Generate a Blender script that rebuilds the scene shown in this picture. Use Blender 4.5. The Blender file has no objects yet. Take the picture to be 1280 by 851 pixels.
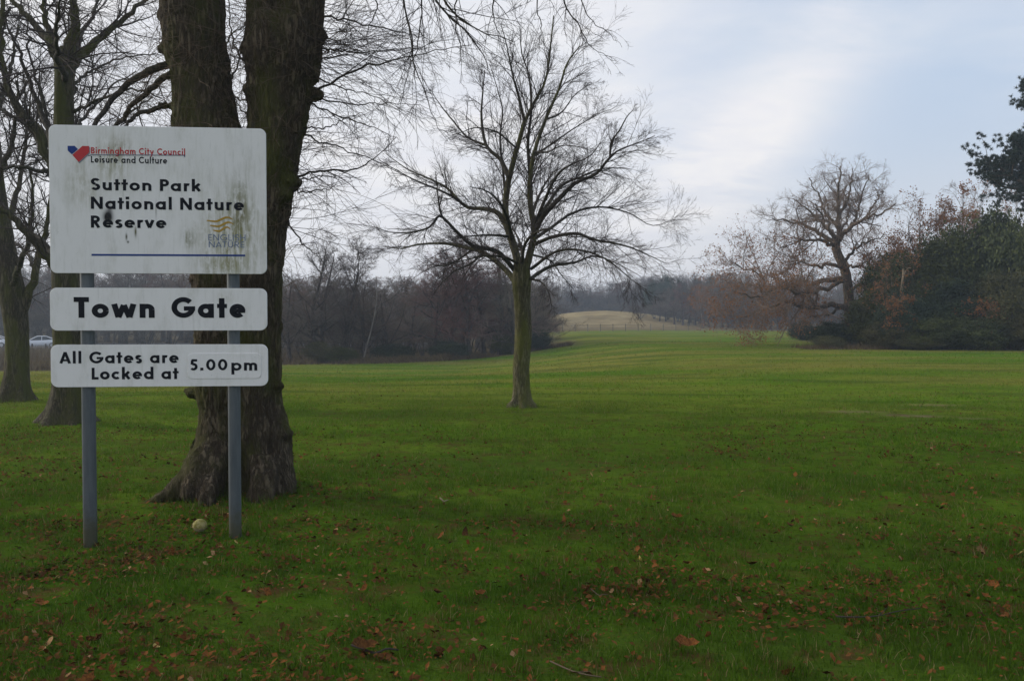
import bpy, bmesh, math, random
import numpy as np
from mathutils import Vector, Matrix

scene = bpy.context.scene
COL = scene.collection
R = math.radians

# ------------------------------------------------------------------ camera
W, H, F = 1280.0, 851.0, 995.0
CAM_Z = 1.6
PITCH = math.atan((H / 2 - 402.0) / F)          # camera looks slightly down
cam_d = bpy.data.cameras.new('camera')
cam = bpy.data.objects.new('camera', cam_d)
COL.objects.link(cam)
cam.location = (0, 0, CAM_Z)
cam.rotation_euler = (math.pi / 2 - PITCH, 0, 0)
cam_d.sensor_width = 36.0
cam_d.lens = F / W * 36.0
cam_d.clip_start = 0.05
cam_d.clip_end = 3000
scene.camera = cam


def ray(px, py):
    a = (px - W / 2) / F
    b = (H / 2 - py) / F
    c, s = math.cos(PITCH), math.sin(PITCH)
    return np.array((a, c + b * s, -s + b * c))


def at(px, py, Y):
    d = ray(px, py)
    return np.array((0, 0, CAM_Z)) + d * (Y / d[1])


# ------------------------------------------------------------------ sky, sun, exposure
SUN_EL, SUN_AZ = 23.0, -72.0                     # azimuth from +Y, negative is to the left
scene.view_settings.view_transform = 'Standard'
scene.view_settings.look = 'None'
scene.view_settings.exposure = 0.0
scene.view_settings.gamma = 1.0

world = bpy.data.worlds.new("World")
scene.world = world
world.use_nodes = True


class NT:
    """small helper to write node trees"""
    def __init__(self, tree):
        self.t = tree
        tree.nodes.clear()

    def n(self, kind, ins=None, **props):
        nd = self.t.nodes.new(kind)
        for k, v in props.items():
            setattr(nd, k, v)
        for k, v in (ins or {}).items():
            self.set(nd.inputs[k], v)
        return nd

    def set(self, sock, v):
        if isinstance(v, bpy.types.NodeSocket):
            self.t.links.new(v, sock)
        elif isinstance(v, bpy.types.Node):
            self.t.links.new(v.outputs[0], sock)
        else:
            if isinstance(v, tuple) and len(v) == 3 and sock.type == 'RGBA':
                v = (*v, 1.0)
            sock.default_value = v

    def math(self, op, a, b=0.0, c=0.0, clamp=False):
        nd = self.t.nodes.new('ShaderNodeMath')
        nd.operation = op
        nd.use_clamp = clamp
        self.set(nd.inputs[0], a)
        self.set(nd.inputs[1], b)
        self.set(nd.inputs[2], c)
        return nd.outputs[0]

    def mix(self, f, a, b, blend='MIX'):
        nd = self.t.nodes.new('ShaderNodeMix')
        nd.data_type = 'RGBA'
        nd.blend_type = blend
        self.set(nd.inputs[0], f)
        self.set(nd.inputs[6], a)
        self.set(nd.inputs[7], b)
        return nd.outputs[2]

    def step(self, v, a, b, lo=0.0, hi=1.0):
        nd = self.t.nodes.new('ShaderNodeMapRange')
        nd.interpolation_type = 'SMOOTHSTEP'
        self.set(nd.inputs[0], v)
        for i, x in enumerate((a, b, lo, hi)):
            nd.inputs[1 + i].default_value = x
        return nd.outputs[0]

    def noise(self, vec, scale, detail=4.0, rough=0.55, dist=0.0):
        nd = self.n('ShaderNodeTexNoise', {'Vector': vec, 'Scale': scale, 'Detail': detail,
                                           'Roughness': rough, 'Distortion': dist})
        return nd.outputs[0]

    def mapping(self, vec, scale=(1, 1, 1), loc=(0, 0, 0), rot=(0, 0, 0)):
        return self.n('ShaderNodeMapping', {'Vector': vec, 'Scale': scale, 'Location': loc, 'Rotation': rot}).outputs[0]


def build_world():
    k = NT(world.node_tree)
    tc = k.n('ShaderNodeTexCoord').outputs['Generated']
    sky = k.n('ShaderNodeTexSky', sky_type='NISHITA', sun_disc=False, sun_elevation=R(SUN_EL),
              sun_rotation=R(SUN_AZ), air_density=1.0, dust_density=2.0, ozone_density=1.5)
    sep = k.n('ShaderNodeSeparateXYZ', {0: tc})
    x, y, z = sep.outputs
    az = k.math('ARCTAN2', x, y)
    el = k.math('ARCSINE', z)
    # cloud sheet seen in perspective: direction projected on a plane overhead
    den = k.math('ADD', k.math('MAXIMUM', z, 0.0), 0.30)
    cx = k.math('DIVIDE', x, den)
    cy = k.math('DIVIDE', y, den)
    pl = k.n('ShaderNodeCombineXYZ', {0: cx, 1: cy, 2: 0.0}).outputs[0]
    streak = k.noise(k.mapping(pl, (0.9, 1.3, 1), (3.1, 1.7, 0), (0, 0, R(28))), 1.6, 6.0, 0.55, 0.6)
    fine = k.noise(k.mapping(pl, (1.2, 2.4, 1), (7.1, 2.2, 0), (0, 0, R(35))), 3.2, 6.0, 0.6, 0.5)
    # a bank of cloud over the left and the wisp beside it
    bank = k.step(az, 0.36, 0.06)
    jig = k.math('MULTIPLY', k.math('SUBTRACT', fine, 0.5), 0.16)
    a = k.math('ADD', k.math('SUBTRACT', az, 0.305), jig)
    e = k.math('ADD', k.math('SUBTRACT', el, 0.235), jig)
    ca, sa = math.cos(R(38)), math.sin(R(38))
    u = k.math('ADD', k.math('MULTIPLY', a, ca), k.math('MULTIPLY', e, sa))
    v = k.math('SUBTRACT', k.math('MULTIPLY', e, ca), k.math('MULTIPLY', a, sa))
    d2 = k.math('ADD', k.math('POWER', k.math('DIVIDE', u, 0.135), 2.0), k.math('POWER', k.math('DIVIDE', v, 0.062), 2.0))
    wisp = k.math('EXPONENT', k.math('MULTIPLY', d2, -1.0))
    low = k.step(el, 0.30, 0.02)
    cov = k.math('ADD', k.math('MULTIPLY', k.step(streak, 0.40, 0.75), 0.30), k.math('MULTIPLY', bank, 0.72))
    cov = k.math('ADD', cov, k.math('MULTIPLY', wisp, 0.95))
    cov = k.math('ADD', cov, 0.06, clamp=True)
    # the veil of high cloud, then the brighter cloud over it
    veil = k.mix(low, (5.0, 6.1, 7.7), (6.4, 6.7, 7.3))
    thick = k.mix(k.step(fine, 0.3, 0.7), (7.4, 7.4, 7.8), (8.0, 7.9, 7.95))
    base = k.mix(0.80, sky, veil)
    col = k.mix(cov, base, thick)
    # lilac grey murk near the horizon
    col = k.mix(k.math('MULTIPLY', k.step(el, 0.20, -0.02), 0.55), col, (6.8, 6.7, 7.1))
    bg = k.n('ShaderNodeBackground', {'Color': col, 'Strength': 0.118})
    k.n('ShaderNodeOutputWorld', {0: bg})


build_world()

sun_d = bpy.data.lights.new('sun', 'SUN')
sun_d.energy = 2.3
sun_d.angle = R(8)
sun_d.color = (1.0, 0.92, 0.80)
sun = bpy.data.objects.new('sun', sun_d)
COL.objects.link(sun)
sdir = Vector((math.sin(R(SUN_AZ)) * math.cos(R(SUN_EL)), math.cos(R(SUN_AZ)) * math.cos(R(SUN_EL)), math.sin(R(SUN_EL))))
sun.rotation_euler = sdir.to_track_quat('Z', 'Y').to_euler()
sun.location = (-20, 10, 15)

# ------------------------------------------------------------------ helpers: meshes, objects


def mesh_np(name, V, faces, smooth=True):
    """V (n,3); faces: list of index arrays (m,k)"""
    me = bpy.data.meshes.new(name)
    V = np.asarray(V, dtype=np.float32)
    me.vertices.add(len(V))
    me.vertices.foreach_set('co', V.ravel())
    faces = [np.asarray(f, dtype=np.int32) for f in faces if len(f)]
    nl = sum(f.size for f in faces)
    npoly = sum(len(f) for f in faces)
    me.loops.add(nl)
    me.loops.foreach_set('vertex_index', np.concatenate([f.ravel() for f in faces]))
    me.polygons.add(npoly)
    sizes = np.concatenate([np.full(len(f), f.shape[1], np.int32) for f in faces])
    starts = np.concatenate([[0], np.cumsum(sizes)[:-1]]).astype(np.int32)
    me.polygons.foreach_set('loop_start', starts)
    me.polygons.foreach_set('use_smooth', np.full(npoly, smooth))
    me.update(calc_edges=True)
    return me


def obj(name, me, mat=None, parent=None, kind=None, label=None):
    o = bpy.data.objects.new(name, me)
    COL.objects.link(o)
    if mat is not None and len(me.materials) == 0:
        me.materials.append(mat)
    if parent is not None:
        o.parent = parent
    if kind:
        o['kind'] = kind
    if label:
        o['label'] = label
    return o


def tag(o, label, cat, group=None):
    o['label'] = label
    o['category'] = cat
    if group:
        o['group'] = group
    return o


def empty(name, loc, label, cat, group=None, rz=0.0):
    o = bpy.data.objects.new(name, None)
    COL.objects.link(o)
    o.empty_display_size = 0.1
    o.location = [float(c) for c in loc]
    o.rotation_euler = (0, 0, rz)
    return tag(o, label, cat, group)


def copy_tree(root, loc, rz=0.0, sc=(1, 1, 1), label=None, group=None, cat=None):
    r = root.copy()
    COL.objects.link(r)
    r.location = [float(c) for c in loc]
    r.rotation_euler = (0, 0, rz)
    r.scale = sc
    if label:
        r['label'] = label
    if group:
        r['group'] = group
    if cat:
        r['category'] = cat
    for ch in KIDS.get(root.name, []):
        c = ch.copy()
        COL.objects.link(c)
        c.parent = r
        for g in KIDS.get(ch.name, []):
            d = g.copy()
            COL.objects.link(d)
            d.parent = c
    return r


KIDS = {}


def index_kids(root):
    KIDS[root.name] = [o for o in COL.objects if o.parent == root]
    for c in KIDS[root.name]:
        KIDS[c.name] = [o for o in COL.objects if o.parent == c]


def nrm(v):
    return v / np.maximum(np.linalg.norm(v, axis=-1, keepdims=True), 1e-9)


def vnoise(p, seed=0):
    """value noise, p (n,3) -> (n,) in -1..1"""
    p = np.asarray(p, dtype=np.float64)
    i = np.floor(p).astype(np.int64)
    f = p - i
    f = f * f * (3 - 2 * f)
    out = np.zeros(len(p))
    for dx in (0, 1):
        for dy in (0, 1):
            for dz in (0, 1):
                h = (i[:, 0] + dx) * 374761393 + (i[:, 1] + dy) * 668265263 + (i[:, 2] + dz) * 2147483647 + seed * 974711
                h = (h ^ (h >> 13)) * 1274126177
                h = (h ^ (h >> 16)) & 0xffff
                w = (f[:, 0] if dx else 1 - f[:, 0]) * (f[:, 1] if dy else 1 - f[:, 1]) * (f[:, 2] if dz else 1 - f[:, 2])
                out += w * (h / 32767.5 - 1.0)
    return out


def fbm(p, oct=4, seed=0):
    s, a, t = 0.0, 1.0, 0.0
    q = np.asarray(p, dtype=np.float64)
    for o in range(oct):
        s = s + a * vnoise(q, seed + o * 17)
        t += a
        a *= 0.5
        q = q * 2.03 + 11.3
    return s / t


def sm(v, a, b):
    t = np.clip((np.asarray(v, dtype=np.float64) - a) / (b - a), 0, 1)
    return t * t * (3 - 2 * t)


class Tubes:
    def __init__(self):
        self.V, self.Q, self.n = [], [], 0

    def add(self, P, Rr, sides):
        P = np.asarray(P, dtype=np.float64)
        Rr = np.asarray(Rr, dtype=np.float64)
        if P.ndim == 2:
            P, Rr = P[None], Rr[None]
        N, K, _ = P.shape
        if N == 0:
            return self
        T = np.empty_like(P)
        T[:, 1:-1] = P[:, 2:] - P[:, :-2]
        T[:, 0] = P[:, 1] - P[:, 0]
        T[:, -1] = P[:, -1] - P[:, -2]
        T = nrm(T)
        m = nrm(P[:, -1] - P[:, 0])
        ref = np.where(np.abs(m[:, 2:3]) > 0.8, np.array([[1.0, 0.13, 0]]), np.array([[0.05, 0.1, 1.0]]))
        ref = nrm(ref - (ref * m).sum(-1, keepdims=True) * m)[:, None, :]
        U = nrm(ref - (ref * T).sum(-1, keepdims=True) * T)
        Vv = np.cross(T, U)
        a = np.arange(sides) * (2 * math.pi / sides)
        ring = U[:, :, None, :] * np.cos(a)[None, None, :, None] + Vv[:, :, None, :] * np.sin(a)[None, None, :, None]
        X = P[:, :, None, :] + ring * Rr[:, :, None, None]
        base = self.n + np.arange(N)[:, None, None] * (K * sides) + np.arange(K - 1)[None, :, None] * sides
        j = np.arange(sides)[None, None, :]
        jn = (j + 1) % sides
        q = np.stack([base + j, base + jn, base + sides + jn, base + sides + j], -1).reshape(-1, 4)
        self.V.append(X.reshape(-1, 3))
        self.Q.append(q)
        self.n += N * K * sides
        return self

    def mesh(self, name, origin=(0, 0, 0)):
        return mesh_np(name, np.concatenate(self.V) - np.asarray(origin), [np.concatenate(self.Q)])

    def build(self, name, mat, parent=None, origin=(0, 0, 0), kind=None, label=None):
        return obj(name, self.mesh(name, origin), mat, parent, kind, label)


def spline(pts, K):
    """Catmull-Rom through pts (m,d), resampled to K+1 points"""
    p = np.asarray(pts, dtype=np.float64)
    p = np.concatenate([2 * p[:1] - p[1:2], p, 2 * p[-1:] - p[-2:-1]])
    m = len(p) - 3
    t = np.linspace(0, m - 1e-6, K + 1)
    i = np.floor(t).astype(int)
    f = (t - i)[:, None]
    a, b, c, d = p[i], p[i + 1], p[i + 2], p[i + 3]
    return 0.5 * ((2 * b) + (c - a) * f + (2 * a - 5 * b + 4 * c - d) * f ** 2 + (3 * b - a - 3 * c + d) * f ** 3)


def grow(rng, P0, D0, L, R0, K, wig, trop, tip=0.25):
    N = len(P0)
    d = nrm(D0)
    pts = [P0]
    p = P0
    st = (L / K)[:, None]
    for k in range(K):
        d = nrm(d + wig * rng.normal(size=(N, 3)) + np.array([[0, 0, trop]]))
        p = p + d * st
        pts.append(p)
    P = np.stack(pts, 1)
    t = np.linspace(0, 1, K + 1)[None]
    return P, R0[:, None] * (1 - (1 - tip) * t)


def children(rng, P, Rr, L, n, tmin, ang, lenr, radr, tmax=1.0, minr=0.0015, fall=0.55, up=0.0):
    """n: mean number per parent (may be an array)"""
    N, K1, _ = P.shape
    n = np.broadcast_to(np.asarray(n, dtype=np.float64), (N,))
    cnt = np.floor(n + rng.random(N)).astype(int)
    idx = np.repeat(np.arange(N), cnt)
    M = len(idx)
    t = tmin + (tmax - tmin) * rng.random(M)
    g = t * (K1 - 1)
    i = np.minimum(g.astype(int), K1 - 2)
    f = (g - i)[:, None]
    p = P[idx, i] * (1 - f) + P[idx, i + 1] * f
    tan = nrm(P[idx, i + 1] - P[idx, i])
    r = Rr[idx, i] * (1 - f[:, 0]) + Rr[idx, i + 1] * f[:, 0]
    rnd = rng.normal(size=(M, 3))
    rnd[:, 2] += up
    per = nrm(rnd - (rnd * tan).sum(-1, keepdims=True) * tan)
    a = ang * (1 + 0.25 * rng.normal(size=M))[:, None]
    d = np.cos(a) * tan + np.sin(a) * per
    l = L[idx] * lenr * (1 - fall * t) * (0.6 + 0.8 * rng.random(M))
    rr = np.maximum(np.minimum(r * radr * (0.75 + 0.5 * rng.random(M)), r * 0.9), minr)
    return p, d, l, rr


def ramify(rng, P, Rr, L, levels):
    out = []
    for lv in levels:
        p, d, l, r = children(rng, P, Rr, L, lv['n'] if not lv.get('per_m') else lv['n'] * L, lv.get('tmin', 0.15), lv['ang'], lv['len'], lv['rad'],
                              minr=lv.get('minr', 0.0015), fall=lv.get('fall', 0.5), up=lv.get('up', 0.0))
        if 'lmax' in lv:
            l = np.minimum(l, lv['lmax'] * (0.7 + 0.5 * rng.random(len(l))))
        if 'rmax' in lv:
            r = np.minimum(r, lv['rmax'] * (0.7 + 0.5 * rng.random(len(r))))
        P, Rr = grow(rng, p, d, l, r, lv['K'], lv['wig'], lv['trop'], lv.get('tip', 0.3))
        L = l
        out.append((P, Rr, lv['sides']))
    return out


def length(P):
    return np.linalg.norm(np.diff(P, axis=-2), axis=-1).sum(-1)


def quads_at(C, size, rng, aspect=0.55, normal=None, spread=1.0):
    """leaf quads centred at C"""
    n = len(C)
    a = nrm(rng.normal(size=(n, 3)))
    if normal is not None:
        nn = nrm(normal + spread * rng.normal(size=(n, 3)))
        a = nrm(a - (a * nn).sum(-1, keepdims=True) * nn)
        b = np.cross(nn, a)
    else:
        b = nrm(np.cross(a, rng.normal(size=(n, 3))))
    s = np.broadcast_to(np.asarray(size), (n,))[:, None] * (0.65 + 0.7 * rng.random(n)[:, None])
    a = a * s * 0.5
    b = b * s * 0.5 * aspect
    V = np.stack([C - a, C - b * 1.0 + a * 0.1, C + a, C + b * 1.0 + a * 0.1], 1).reshape(-1, 3)
    Q = np.arange(4 * n).reshape(-1, 4)
    return V, Q


# ------------------------------------------------------------------ terrain


def g(x, y):
    x = np.asarray(x, dtype=np.float64)
    y = np.asarray(y, dtype=np.float64)
    z = -1.25 * sm(y, 14, 52) * (1 - sm(x, -4, 10))
    z = z + 3.5 * np.exp(-((x - 19.5) / 20.0) ** 2 - ((y - 172) / 24.0) ** 2)
    z = z + 2.2 * sm(y, 150, 230) + 11.0 * sm(y, 240, 400)
    z = z + 0.07 * np.exp(-((x + 2.0) ** 2 + (y - 7.2) ** 2) / 1.4 ** 2) - 0.05 * np.exp(-((x + 3.1) ** 2 + (y - 5.6) ** 2) / 0.8 ** 2)
    xx, yy = np.broadcast_arrays(x, y)
    q = np.stack([xx.ravel(), yy.ravel(), np.zeros(xx.size)], 1)
    near = 1 - sm(np.hypot(xx, yy), 30, 70)
    und = (0.05 * vnoise(q * np.array([0.16, 0.22, 1]), 3) + 0.022 * vnoise(q * np.array([0.7, 0.9, 1]), 5)).reshape(xx.shape)
    far = 0.10 * vnoise(q * np.array([0.035, 0.07, 1]), 9).reshape(xx.shape) * sm(np.hypot(xx, yy), 18, 40)
    return z + und * near + far


def gz(x, y):
    return float(g(np.array([x]), np.array([y]))[0])


def on_ground(px, Y):
    x = (px - W / 2) / F * Y * 1.0003
    return np.array((x, Y, gz(x, Y)))


# ------------------------------------------------------------------ materials


def material(name, rough=0.85, spec=0.3):
    m = bpy.data.materials.new(name)
    m.use_nodes = True
    k = NT(m.node_tree)
    b = k.n('ShaderNodeBsdfPrincipled', {'Roughness': rough, 'Specular IOR Level': spec})
    k.n('ShaderNodeOutputMaterial', {0: b})
    return m, k, b


def ramp(k, f, stops):
    nd = k.n('ShaderNodeValToRGB', {0: f})
    cr = nd.color_ramp
    while len(cr.elements) < len(stops):
        cr.elements.new(0.5)
    for e, (p, c) in zip(cr.elements, stops):
        e.position = p
        e.color = (*c, 1)
    return nd.outputs[0]


def bark(name, dark, base, light, moss=(0.045, 0.055, 0.012), moss_amt=0.4, fur=16.0, bump=0.6, dist=0.02, zs=0.16):
    m, k, b = material(name, 0.92, 0.15)
    oc = k.n('ShaderNodeTexCoord').outputs['Object']
    st = k.mapping(oc, (1, 1, zs))
    f1 = k.noise(st, fur, 6, 0.62, 0.5)
    f2 = k.noise(k.mapping(oc, (1, 1, zs * 2)), fur * 3.3, 4, 0.6)
    rid = k.math('ABSOLUTE', k.math('SUBTRACT', f1, 0.5))
    hgt = k.math('ADD', k.math('MULTIPLY', k.step(rid, 0.0, 0.13), 0.75), k.math('MULTIPLY', f2, 0.4))
    col = ramp(k, hgt, [(0.12, dark), (0.55, base), (1.0, light)])
    big = k.noise(oc, 1.7, 4, 0.6)
    col = k.mix(k.step(big, 0.35, 0.7, 0.0, 0.5), col, tuple(c * 0.55 for c in base))
    ms = k.noise(k.mapping(oc, (1, 1, 0.45), (4, 1, 2)), 2.6, 5, 0.65)
    col = k.mix(k.math('MULTIPLY', k.step(ms, 0.42, 0.66), moss_amt), col, moss)
    k.set(b.inputs['Base Color'], col)
    bp = k.n('ShaderNodeBump', {'Strength': bump, 'Distance': dist, 'Height': hgt})
    k.set(b.inputs['Normal'], bp.outputs[0])
    return m


def plain(name, c1, c2, scale=3.0, rough=0.9, spec=0.15, island=0.0, trans=0.0, coord='Object', vary=0.0):
    m, k, b = material(name, rough, spec)
    oc = k.n('ShaderNodeTexCoord').outputs[coord]
    f = k.noise(oc, scale, 3, 0.6)
    f = k.step(f, 0.3, 0.7)
    if island:
        rp = k.n('ShaderNodeNewGeometry').outputs['Random Per Island']
        f = k.math('ADD', k.math('MULTIPLY', f, 1 - island), k.math('MULTIPLY', rp, island))
    col = k.mix(f, c1, c2)
    if vary:
        rnd = k.n('ShaderNodeObjectInfo').outputs['Random']
        col = k.n('ShaderNodeHueSaturation', {'Hue': k.math('MULTIPLY_ADD', rnd, 0.05 * vary, 0.5 - 0.025 * vary), 'Saturation': k.math('MULTIPLY_ADD', rnd, -0.5 * vary, 1.0 + 0.25 * vary),
                                              'Value': k.math('MULTIPLY_ADD', rnd, 0.9 * vary, 1.0 - 0.45 * vary), 'Color': col}).outputs[0]
    k.set(b.inputs['Base Color'], col)
    if trans:
        # thin leaves let some light through
        tr = k.n('ShaderNodeBsdfTranslucent', {'Color': k.mix(f, c1, c2)})
        mx = k.n('ShaderNodeMixShader', {0: trans, 1: b, 2: tr})
        out = [n for n in k.t.nodes if n.type == 'OUTPUT_MATERIAL'][0]
        k.set(out.inputs[0], mx)
    return m


M = {}
M['bark_big'] = bark('bark_old_lime', (0.030, 0.022, 0.015), (0.092, 0.070, 0.047), (0.15, 0.118, 0.080), (0.070, 0.074, 0.017), 0.9, 24, 0.9, 0.025, 0.16)
M['bark_mid'] = bark('bark_young_lime', (0.038, 0.034, 0.021), (0.115, 0.102, 0.058), (0.19, 0.168, 0.10), (0.098, 0.102, 0.022), 0.85, 22, 0.6, 0.012)
M['bark_left'] = bark('bark_left_lime', (0.024, 0.021, 0.015), (0.085, 0.072, 0.048), (0.14, 0.12, 0.08), (0.072, 0.076, 0.018), 0.9, 18, 0.7, 0.02)
M['limb'] = bark('bark_limb', (0.022, 0.019, 0.016), (0.060, 0.051, 0.042), (0.11, 0.095, 0.08), (0.055, 0.055, 0.022), 0.4, 26, 0.5, 0.008)
M['twig'] = plain('twig_bark', (0.040, 0.032, 0.030), (0.075, 0.058, 0.052), 2.0)
M['twig_pale'] = plain('shoot_bark', (0.085, 0.060, 0.042), (0.16, 0.115, 0.080), 2.0, island=0.6)
M['bark_oak'] = bark('bark_oak', (0.04, 0.029, 0.021), (0.13, 0.092, 0.064), (0.20, 0.15, 0.105), (0.05, 0.05, 0.02), 0.25, 10, 0.6, 0.03)
M['twig_oak'] = plain('oak_twigs', (0.13, 0.092, 0.070), (0.21, 0.150, 0.112), 0.6)
M['leaf_oak'] = plain('oak_dead_leaves', (0.17, 0.075, 0.030), (0.34, 0.155, 0.062), 1.2, island=0.5, trans=0.25)
M['bark_wood'] = bark('bark_wood', (0.03, 0.024, 0.022), (0.075, 0.058, 0.052), (0.13, 0.105, 0.095), (0.05, 0.05, 0.03), 0.3, 8, 0.5, 0.02)
M['twig_grey'] = plain('wood_twigs_grey', (0.088, 0.068, 0.056), (0.150, 0.118, 0.098), 0.5, vary=0.7)
M['twig_brown'] = plain('wood_twigs_brown', (0.085, 0.062, 0.044), (0.150, 0.112, 0.080), 0.5, vary=0.7)
M['twig_red'] = plain('wood_twigs_red', (0.135, 0.074, 0.060), (0.215, 0.128, 0.105), 0.5, vary=0.7)
M['ever'] = plain('evergreen_leaves', (0.022, 0.029, 0.007), (0.105, 0.118, 0.028), 0.9, 0.65, 0.12, island=0.55, vary=0.8)
M['ever_olive'] = plain('olive_leaves', (0.040, 0.040, 0.012), (0.120, 0.105, 0.034), 0.9, 0.65, 0.12, island=0.55, vary=0.8)
M['ever_dark'] = plain('dark_evergreen_leaves', (0.014, 0.024, 0.012), (0.050, 0.068, 0.026), 0.9, 0.65, 0.12, island=0.55, vary=0.8)
M['pine'] = plain('pine_needles', (0.012, 0.022, 0.014), (0.035, 0.052, 0.032), 0.9, 0.6, 0.3, island=0.6)
M['pale_stem'] = plain('pale_birch_stem', (0.11, 0.095, 0.085), (0.18, 0.16, 0.145), 2.0)
M['dead_stem'] = plain('dead_wood', (0.20, 0.15, 0.10), (0.32, 0.25, 0.17), 2.0)


def ground_material():
    m, k, b = material('meadow', 0.95, 0.0)
    geo = k.n('ShaderNodeNewGeometry')
    pos = geo.outputs['Position']
    at_r = k.n('ShaderNodeAttribute', attribute_name='rough').outputs['Fac']
    at_l = k.n('ShaderNodeAttribute', attribute_name='litter').outputs['Fac']
    at_t = k.n('ShaderNodeAttribute', attribute_name='tan').outputs['Fac']
    sp_ = k.n('ShaderNodeSeparateXYZ', {0: pos}).outputs
    at_b = 0.0
    for a_, b_, c_, d_, w_ in ((6.7, 13.15, 0.50, 0.18, 1.0), (8.0, 15.1, 0.46, 0.26, 1.0), (5.9, 13.6, 0.45, 0.16, 0.8), (7.5, 12.8, 0.35, 0.12, 0.8)):
        e_ = k.math('ADD', k.math('POWER', k.math('DIVIDE', k.math('SUBTRACT', sp_[0], a_), c_), 2.0), k.math('POWER', k.math('DIVIDE', k.math('SUBTRACT', sp_[1], b_), d_), 2.0))
        at_b = k.math('ADD', at_b, k.math('MULTIPLY', k.math('EXPONENT', k.math('MULTIPLY', e_, -1.0)), 1.3 * w_), clamp=True)
    n1 = k.noise(k.mapping(pos, (0.07, 0.20, 1)), 1.0, 5, 0.6, 0.4)
    n2 = k.noise(k.mapping(pos, (0.5, 0.9, 1)), 1.0, 5, 0.65)
    n3 = k.noise(pos, 9.0, 5, 0.7)
    n4 = k.noise(pos, 70.0, 3, 0.7)
    fw = k.step(k.n('ShaderNodeSeparateXYZ', {0: pos}).outputs[1], 3.5, 14.0)      # paints shaded foreground and sunlit field beyond into the turf colour
    green_near = k.mix(k.step(n2, 0.3, 0.7), (0.036, 0.082, 0.006), (0.058, 0.116, 0.008))
    green_far = k.mix(k.step(n2, 0.3, 0.7), (0.075, 0.152, 0.009), (0.118, 0.192, 0.014))
    green = k.mix(fw, green_near, green_far)
    yel = k.math('MULTIPLY', k.step(n1, 0.36, 0.60, 0.0, 0.9), k.step(k.n('ShaderNodeSeparateXYZ', {0: pos}).outputs[1], 8.0, 28.0, 0.10, 0.95))
    green = k.mix(yel, green, (0.215, 0.195, 0.040))
    n6 = k.noise(k.mapping(pos, (0.10, 0.55, 1), (9, 3, 0)), 1.3, 5, 0.6, 0.3)
    green = k.mix(k.step(n6, 0.48, 0.66, 0.0, 0.8), green, (0.055, 0.095, 0.012))
    green = k.mix(k.step(n3, 0.46, 0.72, 0.0, 0.75), green, (0.030, 0.056, 0.006))
    green = k.mix(k.step(n4, 0.45, 0.75, 0.0, 0.55), green, (0.028, 0.043, 0.008))
    n5 = k.noise(k.mapping(pos, (1, 1, 1), (31, 7, 0)), 3.0, 6, 0.75)
    green = k.mix(k.math('MULTIPLY', k.step(n5, 0.47, 0.68), at_l), green, (0.085, 0.045, 0.020))
    brown = k.mix(k.step(n2, 0.3, 0.7), (0.085, 0.060, 0.036), (0.13, 0.105, 0.052))
    col = k.mix(at_r, green, brown)
    tan = k.mix(k.step(k.noise(pos, 0.25, 5, 0.65), 0.3, 0.7), (0.20, 0.15, 0.075), (0.33, 0.26, 0.135))
    col = k.mix(at_t, col, tan)
    col = k.mix(k.math('MULTIPLY', at_b, k.step(n3, 0.34, 0.58)), col, (0.175, 0.130, 0.080))
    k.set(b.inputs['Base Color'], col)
    h = k.math('ADD', k.math('MULTIPLY', n3, 0.6), k.math('MULTIPLY', n4, 0.5))
    bp = k.n('ShaderNodeBump', {'Strength': 0.9, 'Distance': 0.03, 'Height': h})
    k.set(b.inputs['Normal'], bp.outputs[0])
    return m


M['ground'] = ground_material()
M['road'] = plain('asphalt', (0.10, 0.10, 0.105), (0.16, 0.158, 0.16), 3.0)

# ------------------------------------------------------------------ ground sheet


BARE = ((6.7, 13.15, 0.50, 0.18, 1.0), (8.0, 15.1, 0.46, 0.26, 1.0), (5.9, 13.6, 0.45, 0.16, 0.8), (7.5, 12.8, 0.35, 0.12, 0.8))


def bare_mask(x, y):
    return np.clip(sum(1.3 * w * np.exp(-((x - a) / c) ** 2 - ((y - b) / d) ** 2) for a, b, c, d, w in BARE), 0, 1)


def rough_mask(x, y):
    """brown rough ground: left bank towards the road, floor of the woods"""
    edge = 41 + 1.5 * np.sin(x * 0.3) + sm(x, -24, -12) * 11 + sm(x, -14, 4) * 14
    r = sm(y - edge, -0.8, 0.8) * (1 - sm(x, 4.5, 6.5))
    far = sm(y, 128, 131)
    right = sm(x - (20.5 + (y - 46) * 0.12), -0.5, 0.7) * sm(y, 45.8, 46.8) * (1 - sm(y, 60, 75))
    return np.clip(np.maximum.reduce([r, far, right]), 0, 1)


def litter_mask(x, y):
    return np.clip(1.0 - sm(y - 0.5 * np.abs(x - 1), 8, 24), 0, 1) * 0.8 + 0.08


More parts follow.
